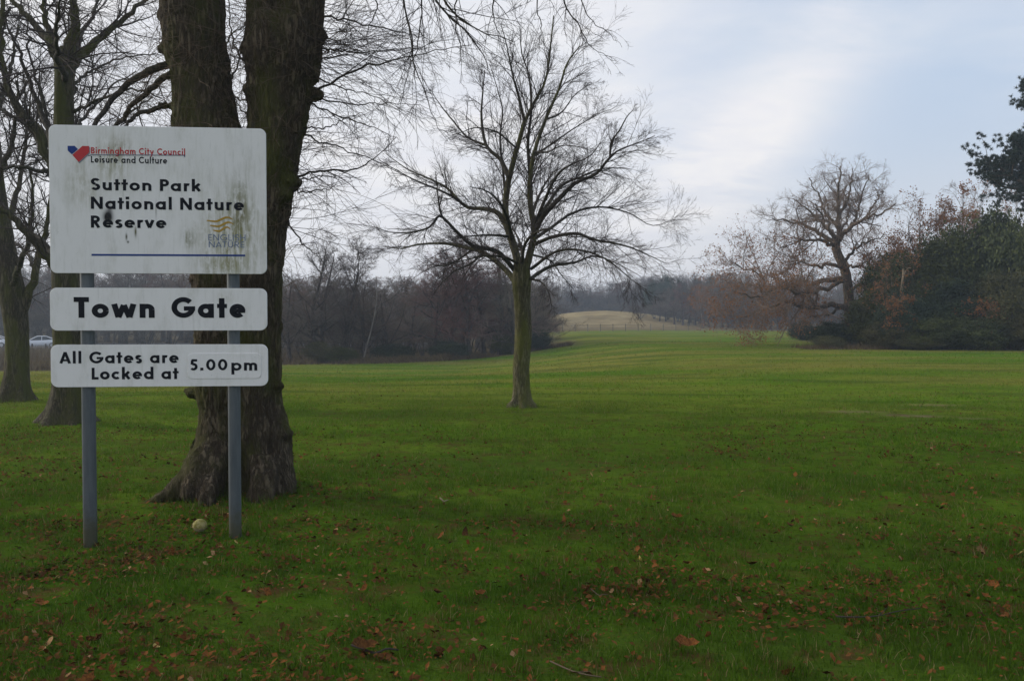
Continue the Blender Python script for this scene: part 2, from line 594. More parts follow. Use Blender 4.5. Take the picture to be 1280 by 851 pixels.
def build_ground():
    nr, na = 210, 270
    r = np.concatenate([[0.0], np.geomspace(0.6, 480, nr)])
    a = np.linspace(0, 2 * math.pi, na, endpoint=False)
    X = (r[1:, None] * np.sin(a)[None]).ravel()
    Y = (r[1:, None] * np.cos(a)[None]).ravel()
    X = np.concatenate([[0], X])
    Y = np.concatenate([[0], Y])
    Z = g(X, Y)
    V = np.stack([X, Y, Z], 1)
    i = np.arange(nr - 1)[:, None] * na + 1
    j = np.arange(na)[None]
    jn = (j + 1) % na
    q = np.stack([i + jn, i + j, i + na + j, i + na + jn], -1).reshape(-1, 4)
    t = np.stack([np.zeros(na, int), 1 + np.arange(na), 1 + (np.arange(na) + 1) % na], -1)[:, ::-1]
    q = q[:, ::-1]
    t = t[:, ::-1]
    me = mesh_np('ground', V, [q[:, ::-1], t])
    for nm, f in (('rough', rough_mask(X, Y)), ('litter', litter_mask(X, Y)),
                  ('tan', np.exp(-(((X - 19.5) / 21.0) ** 2 + ((Y - 172) / 36.0) ** 2) ** 2) * sm(Y, 129, 133))):
        at_ = me.attributes.new(nm, 'FLOAT', 'POINT')
        at_.data.foreach_set('value', f.astype(np.float32))
    return obj('ground', me, M['ground'], kind='structure')


ground = build_ground()

# road at the far left where the cars stand
xs = np.linspace(-160, -8, 40)
rv = []
for x in xs:
    for yy in (78.5, 103.0):
        rv.append((x, yy, gz(x, yy) * 0 + max(gz(x, yy), gz(x, 78.5)) + 0.06))
rv = np.array(rv)
rq = np.array([(2 * i, 2 * i + 2, 2 * i + 3, 2 * i + 1) for i in range(len(xs) - 1)])
obj('road', mesh_np('road', rv, [rq]), M['road'], kind='structure')

# ------------------------------------------------------------------ generic bare trees for the woods


def bare_tree_parts(rng, h, spread, lean=0.03, nlimb=16, lo=0.16, up=0.10, twig_r=0.010, dens=1.0, bend=0.10, sides=8, forks=1, tr=None):
    """returns trunk Tubes, crown Tubes, list of twig polylines"""
    tr = tr or h * 0.020
    P0 = np.zeros((forks, 3))
    P0[:, 0] = (np.arange(forks) - (forks - 1) / 2) * tr * 1.4
    P0[:, 2] = -0.3
    D0 = np.array([[rng.normal() * lean + 0.16 * (i - (forks - 1) / 2), rng.normal() * lean, 1.0] for i in range(forks)])
    P, Rr = grow(rng, P0, D0, np.full(forks, h * 0.94), np.full(forks, tr), 14, 0.05, 0.05, 0.10)
    Rr[:, 0] *= 1.5
    Rr[:, 1] *= 1.08
    T = Tubes().add(P, Rr, sides)
    L = np.full(forks, h)
    lv1 = dict(n=nlimb / forks, ang=1.0, len=spread, rad=0.48, K=9, wig=bend, trop=up, sides=5, tmin=lo, fall=0.62, tip=0.2, minr=0.022)
    lv2 = dict(n=11 * dens, ang=0.8, len=0.50, rad=0.50, K=6, wig=0.12, trop=up * 0.6, sides=4, tmin=0.15, tip=0.3, minr=0.011)
    lv3 = dict(n=8 * dens, ang=0.75, len=0.58, rad=0.55, K=4, wig=0.13, trop=0.03, sides=3, tmin=0.12, minr=twig_r * 0.75)
    lv4 = dict(n=4.4 * dens, ang=0.7, len=0.60, rad=0.7, K=2, wig=0.12, trop=0.01, sides=3, tmin=0.1, minr=twig_r * 0.55)
    res = ramify(rng, P, Rr, L, [lv1, lv2, lv3, lv4])
    T.add(*res[0][:2], 5)
    C = Tubes()
    for p, r_, s in res[1:]:
        C.add(p, r_, s)
    return T, C, res


def make_bare(name, seed, h, spread, twig, label, group, **kw):
    rng = np.random.default_rng(seed)
    T, C, res = bare_tree_parts(rng, h, spread, **kw)
    root = empty(name, (0, -400, 0), label, 'tree', group)
    T.build('trunk', M['bark_wood'], root)
    C.build('crown', M[twig], root, kind='stuff')
    index_kids(root)
    return root, res


PROTO = {}
SPECS = {
    'alder': dict(seed=11, h=10, spread=0.42, twig='twig_grey', nlimb=22, lo=0.22, up=0.09, dens=0.95),
    'wide': dict(seed=12, h=8, spread=0.58, twig='twig_brown', nlimb=18, lo=0.14, up=0.07, dens=1.0, forks=2),
    'birch': dict(seed=13, h=9, spread=0.36, twig='twig_red', nlimb=24, lo=0.22, up=0.05, dens=1.0, bend=0.12),
    'round': dict(seed=14, h=9, spread=0.50, twig='twig_grey', nlimb=18, lo=0.22, up=0.12, dens=0.95),
    'thicket': dict(seed=15, h=4.5, spread=0.75, twig='twig_brown', nlimb=30, lo=0.03, up=0.08, dens=0.8, forks=4, tr=0.055, twig_r=0.008),
}


def wood_tree(kind, px, top_row, Y, label, group, rng, cat='tree', wscale=1.0, name='bare_tree', zoff=0.0):
    base = on_ground(px, Y)
    top = at(px, top_row, Y)[2]
    h = top - base[2]
    sp = SPECS[kind]
    s = h / (sp['h'] * PROTO_H[kind])
    loc = base + np.array([0, 0, zoff])
    w = s * wscale
    sc = (w, w, s)
    if kind not in USED:
        USED.add(kind)
        root = PROTO[kind]
        root.location = [float(c) for c in loc]
        root.rotation_euler = (0, 0, rng.random() * 6.28)
        root.scale = sc
        root['label'] = label
        root['group'] = group
        return root
    return copy_tree(PROTO[kind], loc, rng.random() * 6.28, sc, label, group)


USED = set()
PROTO_H = {}
for kd, sp in SPECS.items():
    s2 = dict(sp)
    sd, hh, spr, tw = s2.pop('seed'), s2.pop('h'), s2.pop('spread'), s2.pop('twig')
    root, res = make_bare('bare_shrub' if kd == 'thicket' else 'bare_tree', sd, hh, spr, tw, '-', '-', **s2)
    if kd == 'thicket':
        root['category'] = 'shrub'
    PROTO[kd] = root
    PROTO_H[kd] = max(float(p[..., 2].max()) for p, _, _ in res) / hh

rngw = np.random.default_rng(77)
G_LEFT = 'bare trees along the left edge of the meadow'
L_LEFT = {
    'alder': 'bare grey brown tree at the left meadow edge',
    'wide': 'low bare spreading tree at the left meadow edge',
    'birch': 'bare reddish twigged tree at the left meadow edge behind the young lime',
    'round': 'bare round crowned tree at the left meadow edge',
}
front = [('alder', 362, 326, 54), ('alder', 392, 280, 54.5), ('alder', 404, 288, 56), ('round', 430, 296, 57), ('wide', 454, 330, 57), ('wide', 482, 344, 59),
         ('round', 508, 338, 62), ('birch', 540, 318, 61), ('birch', 562, 306, 61.5), ('birch', 582, 290, 62), ('birch', 604, 296, 64), ('birch', 624, 304, 63.5),
         ('wide', 640, 322, 63), ('round', 658, 330, 66), ('wide', 670, 348, 68), ('alder', 678, 360, 70)]
only = {404: 'tall bare tree crossing branches with the tallest alder like tree', 540: 'leftmost reddish twigged tree of the left wood',
        562: 'second reddish twigged tree from the left in the left wood', 604: 'reddish twigged tree behind the low left limbs of the young lime',
        624: 'reddish twigged tree nearest the young lime trunk, on its left',
        392: 'tallest bare alder like tree at the left meadow edge, right of the big trunk',
        582: 'tallest reddish bare tree behind the young lime in the meadow',
        678: 'last bare tree at the right end of the left wood, beside the young lime trunk',
        362: 'first bare tree of the left wood, right beside the big twin trunk',
        482: 'low bare spreading tree left of the reddish trees',
        640: 'bare spreading tree whose crown shows just left of the young lime trunk',
        670: 'low bare spreading tree just right of the young lime trunk',
        430: 'bare round crowned tree right behind the tallest alder like tree',
        454: 'bare spreading tree between the round crowned tree and the dip in the wood'}
for kd, px, row, Y in front:
    wood_tree(kd, px, row, Y, only.get(px, L_LEFT[kd]), G_LEFT, rngw, wscale=1.25 + 0.2 * rngw.random())
kinds = ['round', 'wide', 'alder', 'birch', 'round', 'wide']
for i, px in enumerate(range(330, 680, 19)):
    wood_tree(kinds[i % 6], px + rngw.normal() * 4, 346 + rngw.normal() * 6, 72 + rngw.random() * 6,
              'bare tree deep in the left wood, behind the front row', 'bare trees inside the left wood', rngw, wscale=1.4)
for i, px in enumerate(range(330, 685, 15)):
    wood_tree(kinds[(i * 5 + 1) % 6], px + rngw.normal() * 4, 345 + rngw.normal() * 5, 84 + rngw.random() * 10,
              'bare tree at the back of the left wood', 'bare trees at the back of the left wood', rngw, wscale=1.6)
for i, px in enumerate(range(-80, 345, 17)):
    wood_tree(kinds[(i * 5 + 2) % 6], px + rngw.normal() * 5, 322 + rngw.normal() * 7, 97 + rngw.random() * 8,
              'bare tree beyond the road at far left, behind the sign and trunks', 'bare trees beyond the road', rngw, wscale=1.5)
for i, px in enumerate(range(-80, 345, 15)):
    wood_tree(kinds[(i * 5 + 4) % 6], px + rngw.normal() * 5, 328 + rngw.normal() * 6, 112 + rngw.random() * 12,
              'bare tree at the back of the wood beyond the road', 'bare trees at the back beyond the road', rngw, wscale=1.7)
for i, px in enumerate(range(-60, 350, 20)):
    wood_tree('thicket', px + rngw.normal() * 6, 388 + rngw.normal() * 6, 94 + rngw.random() * 4,
              'bare thicket shrub beyond the road at far left', 'bare shrubs beyond the road', rngw, wscale=1.7)
for i, px in enumerate(range(345, 690, 15)):
    Y = 54 + (px - 350) / 340 * 16
    wood_tree('thicket', px + rngw.normal() * 5, 392 + rngw.normal() * 10, Y + 0.5 + rngw.random() * 5,
              'bare tangled shrub under the trees of the left wood', 'bare shrubs under the left wood', rngw, wscale=1.5)

# ------------------------------------------------------------------ evergreen shrubs


def make_bush(name, seed, nclump, nleaf, mat, leaf, label, cat='shrub', shape=(1.0, 1.0, 1.0), stems=5):
    """unit bush: about 2 wide, 2 tall (z 0..2)"""
    rng = np.random.default_rng(seed)
    d = nrm(rng.normal(size=(nclump, 3)))
    rad = 0.95 * rng.random(nclump) ** 0.28
    lump = 1 + 0.28 * fbm(d * 1.7 + seed, 3, seed)
    c = d * (rad * lump)[:, None]
    c[:, 2] = c[:, 2] * 0.95 + 0.92
    c[:, 2] = np.abs(c[:, 2])
    c[:, :2] *= (1.0 - 0.22 * np.clip(c[:, 2:3] - 1.0, 0, 1))
    n = nclump * nleaf
    pts = np.repeat(c, nleaf, 0)
    s = np.repeat(0.075 + 0.085 * rng.random(nclump), nleaf)[:, None]
    pts = pts + rng.normal(size=(n, 3)) * s * np.array([1.2, 1.2, 0.75])
    pts[:, 2] = np.abs(pts[:, 2]) + 0.01
    nn = nrm(pts - np.array([0, 0, 0.7]))
    V, Q = quads_at(pts, leaf, rng, 0.6, nn, 0.8)
    root = empty(name, (0, -400, 0), label, cat)
    obj('foliage', mesh_np('foliage', V, [Q], False), M[mat], root, kind='stuff')
    P, Rr = grow(rng, np.stack([rng.normal(size=stems) * 0.12, rng.normal(size=stems) * 0.12, np.full(stems, -0.1)], 1),
                 np.stack([rng.normal(size=stems) * 0.4, rng.normal(size=stems) * 0.4, np.ones(stems)], 1), np.full(stems, 1.6), np.full(stems, 0.035), 6, 0.1, 0.03)
    T = Tubes().add(P, Rr, 5)
    T.build('trunk', M['bark_wood'], root)
    index_kids(root)
    return root


BUSH = {
    'green': make_bush('evergreen_shrub', 21, 120, 210, 'ever', 0.062, '-'),
    'green2': make_bush('evergreen_shrub', 22, 140, 180, 'ever', 0.062, '-'),
    'olive': make_bush('olive_shrub', 23, 120, 180, 'ever_olive', 0.058, '-'),
    'dark': make_bush('evergreen_shrub', 24, 120, 190, 'ever_dark', 0.062, '-'),
}


def bush(kind, px, top_row, wpx, Y, label, group, rz=0.0, sink=0.0):
    base = on_ground(px, Y)
    base[2] -= sink
    h = at(px, top_row, Y)[2] - base[2]
    w = wpx / F * Y
    sc = (w / 2.1, w / 2.1, h / 2.0)
    if kind not in USED:
        USED.add(kind)
        r = BUSH[kind]
        r.location = [float(c) for c in base]
        r.rotation_euler = (0, 0, rz)
        r.scale = sc
        r['label'] = label
        r['group'] = group
        return r
    return copy_tree(BUSH[kind], base, rz, sc, label, group)


G_R = 'evergreen shrubs of the right thicket'
bush('dark', 1040, 400, 60, 49.5, 'low dark evergreen shrub at the left end of the right thicket, under the oak', G_R, 0.3)
bush('green', 1086, 370, 70, 49, 'dark green shrub right under the trunk of the bare oak', G_R, 1.2)
bush('green2', 1116, 308, 92, 50, 'tall dark holly like shrub just right of the bare oak trunk', G_R, 2.0)
bush('green', 1155, 286, 104, 50, 'tall dark evergreen in the middle of the right thicket, below the brown oak', G_R, 3.1)
bush('dark', 1128, 356, 74, 46.6, 'dark evergreen shrub half way up the thicket, behind the pale olive shrub', G_R, 0.9)
bush('green2', 1200, 272, 100, 50, 'tall dark evergreen below the brown leaved oak at right', G_R, 4.0)
bush('green', 1243, 244, 96, 49, 'tallest evergreen of the thicket, below the pine branch', G_R, 5.2)
bush('green2', 1292, 246, 100, 48, 'tall evergreen cut by the right edge of the photo', G_R, 0.2)
bush('dark', 1190, 345, 90, 47, 'broad dark evergreen shrub low in the middle of the thicket', G_R, 2.6)
bush('green', 1168, 388, 84, 45.5, 'low dark green shrub at the grass edge, right of the olive shrub', G_R, 4.4)
bush('olive', 1112, 398, 66, 46.5, 'pale olive green shrub low at the grass edge of the thicket', G_R, 1.0)
bush('olive', 1256, 330, 86, 46, 'olive brown shrub standing before the tall evergreens near the right edge', G_R, 2.2)
bush('green2', 1215, 392, 80, 45, 'low evergreen shrub at the grass edge before the olive brown shrub', G_R, 3.4)
bush('olive', 1290, 385, 70, 44.5, 'olive shrub at the foot of the thicket on the right photo edge', G_R, 4.1)
bush('olive', 1036, 418, 44, 47.5, 'small low olive shrub at the left foot of the thicket', G_R, 0.5)
bush('olive', 1150, 418, 60, 45.2, 'small scrubby olive shrub along the grass edge in mid thicket', G_R, 5.5)
bush('dark', 1003, 398, 34, 70, 'small dark evergreen bush left of the thicket, farther back', G_R, 5.0)
bush('dark', 1270, 352, 90, 48.5, 'dark evergreen shrub behind the olive brown shrub at far right', G_R, 1.7)
G_LU = 'dark shrubs at the foot of the left wood'
bush('dark', 664, 404, 50, 66, 'dark evergreen bush at the foot of the left wood, right by the young lime trunk', G_LU, 2.3)
bush('green', 632, 414, 40, 63.5, 'green bush at the foot of the left wood, left of the young lime trunk', G_LU, 0.4)
bush('dark', 560, 424, 60, 60, 'dark low bush at the foot of the left wood, in its middle', G_LU, 1.4)
bush('dark', 488, 428, 60, 57, 'dark low bush at the wood edge near the leaning pale stem', G_LU, 3.3)
bush('olive', 400, 424, 46, 54, 'yellowish bush at the foot of the tallest alder like tree', G_LU, 1.9)
bush('green', 425, 432, 44, 54, 'green bramble bush right of the yellowish bush', G_LU, 2.9)

# rough grass and brambles on the bank below the road, and edge tufts by the thicket


def blades(rng, X, Y, h, w, mat, name, bend=0.35, parent=None, near=False, label=None):
    n = len(X)
    Z = g(X, Y)
    a = rng.random(n) * 2 * math.pi
    hh = h * (0.55 + 0.75 * rng.random(n))
    u = np.stack([np.cos(a), np.sin(a), np.zeros(n)], 1) * (w * (0.7 + 0.6 * rng.random(n)))[:, None] * 0.5
    b = rng.random(n) * 2 * math.pi
    be = np.stack([np.cos(b), np.sin(b), np.zeros(n)], 1) * (hh * bend * rng.random(n) * 2)[:, None]
    base = np.stack([X, Y, Z - 0.004], 1)
    up = np.stack([np.zeros(n), np.zeros(n), hh], 1)
    if near:
        V = np.stack([base - u, base + u, base + u * 0.8 + up * 0.55 + be * 0.35, base - u * 0.8 + up * 0.55 + be * 0.35, base + up + be], 1).reshape(-1, 3)
        i = np.arange(n)[:, None] * 5
        return V, i + np.array([[0, 1, 2, 3]]), i + np.array([[3, 2, 4]])
    V = np.stack([base - u, base + u, base + up + be], 1).reshape(-1, 3)
    return V, None, np.arange(3 * n).reshape(-1, 3)


M['rough_grass'] = plain('rough_grass', (0.085, 0.055, 0.032), (0.165, 0.125, 0.06), 0.4, island=0.6)
rng = np.random.default_rng(5)
n = 26000
X = rng.random(n) * 42 - 50
Y = 42 + 36 * rng.random(n) ** 1.3
k_ = rough_mask(X, Y) > 0.6
V, _, T3 = blades(rng, X[k_], Y[k_], np.full(k_.sum(), 0.55), np.full(k_.sum(), 0.07), None, '')
obj('rough_grass', mesh_np('rough_grass', V, [T3], False), M['rough_grass'], kind='stuff')
n = 16000
X = -19 + rng.random(n) * 24
ed = 41 + 1.5 * np.sin(X * 0.3) + sm(X, -24, -12) * 11 + sm(X, -14, 4) * 14
Y = ed + rng.normal(size=n) * 0.7 + 0.4
hh = 0.5 * np.clip(0.5 + 1.2 * fbm(np.stack([X * 0.8, Y * 0.3, X * 0], 1), 3, 14), 0.15, 1.4)
V, _, T3 = blades(rng, X, Y, hh, np.full(n, 0.05), None, '', 0.8)
obj('bramble_scrub', mesh_np('bramble_scrub', V, [T3], False), M['rough_grass'], kind='stuff')
n = 5000
X = 17 + rng.random(n) * 24
Y = 45.6 + 3.0 * rng.random(n)
V, _, T3 = blades(rng, X, Y, np.full(n, 0.28), np.full(n, 0.04), None, '')
obj('verge_grass', mesh_np('verge_grass', V, [T3], False), M['rough_grass'], kind='stuff')

# ------------------------------------------------------------------ far woods and fence
G_FAR = 'bare trees of the hazy far wood'
i = 0
for px in np.arange(826, 1090, 8.5):
    wood_tree(kinds[i % 6], px + rngw.normal() * 3, 352 - 6 * math.sin((px - 790) / 60) + rngw.normal() * 6, 143 + rngw.random() * 12,
              'bare hazy tree in the front of the far wood across the meadow', G_FAR, rngw, wscale=1.2)
    i += 1
for px in np.arange(680, 1100, 7.5):
    wood_tree(kinds[i % 6], px + rngw.normal() * 3, 352 + rngw.normal() * 5 + (6 if px < 790 else -8), 202 + rngw.random() * 36,
              'bare blue grey tree far behind the tan mound and far wood', 'bare trees behind the tan mound', rngw, wscale=1.5)
    i += 1
for px in np.arange(672, 840, 4.6):
    wood_tree(kinds[(i * 5) % 6], px + rngw.normal() * 2, 362 - 12 * sm(px, 740, 830) + rngw.normal() * 5, 196 + rngw.random() * 30,
              'bare blue grey tree far behind the tan mound and far wood', 'bare trees behind the tan mound', rngw, wscale=2.3)
    i += 1
for px in np.arange(670, 1090, 15):
    wood_tree('thicket', px + rngw.normal() * 3, 380 + rngw.normal() * 3, 192 + rngw.random() * 6 if px < 800 else 156 + rngw.random() * 4,
              'bare shrub under the hazy far wood', 'bare shrubs under the far wood', rngw, wscale=2.6)
for px in np.arange(-80, 690, 30):
    wood_tree(kinds[i % 6], px + rngw.normal() * 3, 352 + rngw.normal() * 5, 150 + rngw.random() * 12,
              'bare tree far behind the left wood', 'bare trees far behind the left wood', rngw, wscale=1.7)
    i += 1
for j, (px, row, w) in enumerate([(834, 341, 30), (852, 346, 26), (872, 343, 30), (890, 341, 32), (912, 347, 30), (930, 352, 26), (815, 350, 24), (960, 352, 30)]):
    bush('dark', px, row, w, 175 + 6 * (j % 3), 'dark blue green conifer rising behind the bare far wood', 'conifers behind the far wood', j * 0.7)

M['old_wood'] = plain('weathered_wood', (0.14, 0.12, 0.09), (0.22, 0.19, 0.145), 2.0)


def boxes(bl):
    V, Q = [], []
    for (c, s) in bl:
        c = np.asarray(c, float)
        s = np.asarray(s, float) / 2
        o = len(V)
        for dx, dy, dz in ((-1, -1, -1), (1, -1, -1), (1, 1, -1), (-1, 1, -1), (-1, -1, 1), (1, -1, 1), (1, 1, 1), (-1, 1, 1)):
            V.append(c + s * np.array((dx, dy, dz)))
        Q += [[o + a for a in f] for f in ((0, 3, 2, 1), (4, 5, 6, 7), (0, 1, 5, 4), (1, 2, 6, 5), (2, 3, 7, 6), (3, 0, 4, 7))]
    return np.array(V), np.array(Q)


fence = empty('post_and_rail_fence', (8, 126, 0), 'low wooden post and rail fence along the far end of the meadow', 'fence')
fx = np.arange(8, 60, 2.0)
Vb, Qb = boxes([((0, 0, 0.55), (0.11, 0.11, 1.2))])
post_me = mesh_np('post', Vb, [Qb], False)
for x in fx:
    o = obj('post', post_me, M['old_wood'], fence)
    yy = 126 + 0.02 * (x - 8)
    o.location = (x - 8, yy - 126, gz(x, yy))
for zz in (0.55, 0.98):
    P = np.array([[x - 8, 0.02 * (x - 8) - 0.1, gz(x, 126 + 0.02 * (x - 8)) + zz] for x in fx])
    Tubes().add(P, np.full(len(P), 0.02), 4).build('rail', M['old_wood'], fence)

# ------------------------------------------------------------------ pine, oaks and the dead snag on the right


def px_path(pts, Y, K, depth=0.0):
    """pts: (px, py, dY)"""
    q = np.array([at(p[0], p[1], Y + (p[2] if len(p) > 2 else 0.0)) for p in pts])
    return spline(q, K)


def limbs_from(paths, Y, K, wpx):
    """paths: list of (pts, w0_px, w1_px) -> P, R, L"""
    P = np.stack([px_path(p, Y, K) for p, a, b in paths])
    t = np.linspace(0, 1, K + 1)[None]
    s = Y / F / 2
    w0 = np.array([a for _, a, b in paths])[:, None] * s
    w1 = np.array([b for _, a, b in paths])[:, None] * s
    return P, w1 + (w0 - w1) * (1 - t) ** 1.15, length(P)


def build_oak():
    Y = 53.0
    base = on_ground(1064, Y)
    root = empty('oak_tree', base, 'large bare oak with gnarled low limbs hung with brown leaves, left of the thicket', 'tree')
    rng = np.random.default_rng(41)
    tp = np.concatenate([[base - np.array([0, 0, 0.3])], px_path([(1062, 385, 0), (1060, 360, 0), (1056, 337, 0), (1045, 311, 0), (1049, 294, 0)], Y, 12)])
    Tubes().add(tp, np.array([17, 15.5, 15, 14.8, 14.6, 14.4, 14.2, 14, 13.6, 13.2, 12.6, 11.8, 10.5, 9.0]) * Y / F / 2 * 0.80, 12).build('trunk', M['bark_oak'], root, base)
    paths = [
        ([(1049, 296, 0), (1047, 270, .3), (1048, 249, .2), (1050, 228, 0), (1051, 206, .4)], 8, 1.5),
        ([(1049, 297, 0), (1064, 284, -1), (1082, 272, -2), (1103, 266, -2.5), (1118, 256, -3)], 7, 1.5),
        ([(1046, 303, 0), (1026, 293, .8), (1003, 281, 1.4), (986, 277, 1.8), (965, 272, 2.2)], 7.5, 1.5),
        ([(1044, 308, 0), (1028, 302, -1), (1012, 300, -1.6), (996, 302, -2), (974, 310, -3)], 6, 1.3),
        ([(1047, 284, 0), (1036, 272, 1), (1029, 262, 1.6), (1023, 243, 2), (1012, 222, 2.4)], 5.5, 1.3),
        ([(1062, 286, -.5), (1070, 272, .5), (1076, 249, 1.4), (1086, 220, 2)], 5.5, 1.3),
        ([(1049, 270, .3), (1060, 250, 1), (1064, 230, 1.4), (1066, 212, 1.8)], 4.5, 1.2),
        ([(1055, 327, 0), (1065, 315, -1), (1074, 307, -2), (1086, 303, -2.6), (1104, 296, -3)], 5, 1.3),
        ([(1052, 322, 0), (1062, 332, -.5), (1080, 330, -1), (1096, 318, -2)], 4.5, 1.3),
        ([(1050, 300, 0), (1052, 290, 2), (1058, 272, 4), (1066, 250, 5.5)], 6, 1.3),
        ([(1048, 303, 0), (1040, 290, -2), (1030, 272, -4), (1018, 255, -5)], 6, 1.3),
        ([(1047, 300, 0), (1030, 282, 0), (1010, 262, 1), (992, 248, 1.5)], 5.5, 1.3),
        ([(1080, 273, -2), (1092, 256, -1), (1104, 240, 0)], 3.5, 1.2),
    ]
    low = [
        ([(1060, 386, 0), (1036, 381, -1), (1008, 385, -2), (984, 375, -2.2), (960, 384, -2.6), (929, 396, -3)], 8, 1.5),
        ([(1058, 347, 0), (1036, 350, .5), (1017, 355, 1), (1000, 369, 1.2), (988, 358, 1.5), (957, 360, 2), (953, 346, 2.2), (932, 336, 2.6), (912, 326, 3)], 7.5, 1.3),
        ([(1057, 350, 0), (1030, 362, -1), (1000, 366, -3), (975, 358, -4), (950, 370, -5), (925, 368, -6)], 6, 1.3),
        ([(1059, 365, 0), (1075, 355, -1), (1090, 350, -2), (1104, 340, -2.4)], 5, 1.3),
        ([(1054, 335, 0), (1036, 330, -1), (1018, 332, -2), (1000, 328, -3), (985, 332, -3)], 5, 1.2),
        ([(1060, 378, 0), (1040, 392, 1), (1020, 396, 2), (996, 398, 3)], 5, 1.2),
    ]
    P1, R1, L1 = limbs_from(paths, Y, 18, 1)
    P2, R2, L2 = limbs_from(low, Y, 18, 1)
    R2 *= 1.1
    for P_, R_ in ((P1, R1), (P2, R2)):
        R_ *= 0.88
        jit = rng.normal(size=P_.shape) * 0.06
        jit[:, 0] = 0
        P_ += jit
        for a, b in zip(P_, R_):
            Tubes().add(a, b, 7).build('limb', M['bark_oak'], root, base)
    lv = [dict(n=3.2, per_m=True, ang=1.0, len=0.33, rad=0.45, K=7, wig=0.18, trop=0.015, sides=4, tmin=0.28, fall=0.0, tip=0.3, minr=0.014),
          dict(n=9, ang=0.95, len=0.5, rad=0.5, K=3, wig=0.15, trop=0.02, sides=3, tmin=0.15, minr=0.008, tip=0.4),
          dict(n=7, ang=0.85, len=0.70, rad=0.6, K=2, wig=0.16, trop=0.02, sides=3, tmin=0.1, minr=0.0050)]
    C = Tubes()
    r1 = ramify(rng, P1, R1, L1, lv)
    lv[0]['n'] = 2.8
    r2 = ramify(rng, P2, R2, L2, lv)
    for res in (r1, r2):
        for p, r_, s in res:
            C.add(p, r_, s)
    C.build('crown', M['twig_oak'], root, base, kind='stuff')
    # brown leaves still hanging, mostly on the low limbs
    p2 = r2[2][0]
    pts = p2[:, 1:].reshape(-1, 3)
    keep = (rng.random(len(pts)) < 0.75) & (fbm(pts * 0.55, 3, 4) > -0.2)
    pts = pts[keep]
    p1 = r1[2][0][:, 2:].reshape(-1, 3)
    p1 = p1[(rng.random(len(p1)) < 0.40) & (p1[:, 2] < at(0, 312, Y)[2])]
    pts = np.concatenate([pts, p1])
    V, Q = quads_at(pts + rng.normal(size=pts.shape) * 0.05, 0.12, rng, 0.6)
    obj('dead_leaves', mesh_np('dead_leaves', V - base, [Q], False), M['leaf_oak'], root, kind='stuff')


build_oak()


BROWN = {}


def build_brown_oak(px, top, Y, seed, label, leafy, width=1.0, name='oak_tree', spread=0.55):
    base = on_ground(px, Y)
    h = at(px, top, Y)[2] - base[2]
    key = 'bare' if leafy == 0 else ('a', 'b')[seed % 2]
    if key in BROWN:
        r0, h0 = BROWN[key]
        return copy_tree(r0, base, seed * 1.7, (h / h0 * 1.05, h / h0 * 1.05, h / h0), label)
    rng = np.random.default_rng(seed)
    T, C, res = bare_tree_parts(rng, h * 0.95, spread, nlimb=24, lo=0.3, up=0.10, twig_r=0.008, dens=0.68, bend=0.18, tr=0.2)
    root = empty(name, base, label, 'tree')
    T.build('trunk', M['bark_oak'], root)
    C.build('crown', M['twig_oak'], root, kind='stuff')
    if leafy > 0:
        pts = res[3][0][:, 1:].reshape(-1, 3)
        pts = pts[(rng.random(len(pts)) < leafy) & (fbm(pts * 0.7, 3, seed) > -0.2)]
        pts = np.repeat(pts, 2, 0)
        V, Q = quads_at(pts + rng.normal(size=pts.shape) * 0.10, 0.13, rng, 0.6)
        obj('dead_leaves', mesh_np('dead_leaves', V, [Q], False), M['leaf_oak'], root, kind='stuff')
    index_kids(root)
    BROWN[key] = (root, h)
    return root


build_brown_oak(1150, 256, 54, 51, 'oak full of russet brown leaves behind the dark evergreens, right of the bare oak', 0.60, spread=0.75)
build_brown_oak(1212, 246, 55, 52, 'brown leaved oak behind the tall evergreens, left below the pine branch', 0.60, spread=0.7)
build_brown_oak(1185, 216, 66, 53, 'thin bare pale tree rising behind the brown leaved oaks', 0.0, name='bare_tree', spread=0.4)
build_brown_oak(1270, 258, 58, 54, 'brown leaved oak glimpsed under the pine at the right edge', 0.3, spread=0.7)
build_brown_oak(1112, 300, 52, 55, 'small oak with bright russet leaves poking out of the evergreens', 0.6, spread=0.5)


def leaf_spray(px, row, Y, seed, w, h, label):
    """a young oak sapling of russet leaves growing out of the thicket edge"""
    base = on_ground(px, Y)
    c = at(px, row, Y) - base
    rng = np.random.default_rng(seed)
    ns = 7
    P, Rr = grow(rng, np.tile(np.array([[0, 0, -0.1]]), (ns, 1)), np.stack([rng.normal(size=ns) * 0.25, rng.normal(size=ns) * 0.2 - 0.25, np.ones(ns)], 1),
                 np.full(ns, c[2] * 1.05), np.full(ns, 0.04), 8, 0.08, 0.05)
    res = ramify(rng, P, Rr, length(P), [dict(n=9, ang=0.9, len=0.3, rad=0.5, K=4, wig=0.15, trop=0.02, sides=3, tmin=0.4, minr=0.01),
                                          dict(n=6, ang=0.8, len=0.5, rad=0.6, K=3, wig=0.15, trop=0.0, sides=3, tmin=0.2, minr=0.006)])
    T = Tubes().add(P, Rr, 5)
    root = empty('oak_sapling', base, label, 'tree', 'russet oak saplings in the thicket')
    T.build('trunk', M['bark_oak'], root)
    C = Tubes()
    for p, r_, s in res:
        C.add(p, r_, s)
    C.build('crown', M['twig_oak'], root, kind='stuff')
    pts = res[1][0].reshape(-1, 3)
    pts = pts[rng.random(len(pts)) < 0.55]
    V, Q = quads_at(pts + rng.normal(size=pts.shape) * 0.05, 0.13, rng, 0.6)
    obj('dead_leaves', mesh_np('dead_leaves', V, [Q], False), M['leaf_oak'], root, kind='stuff')


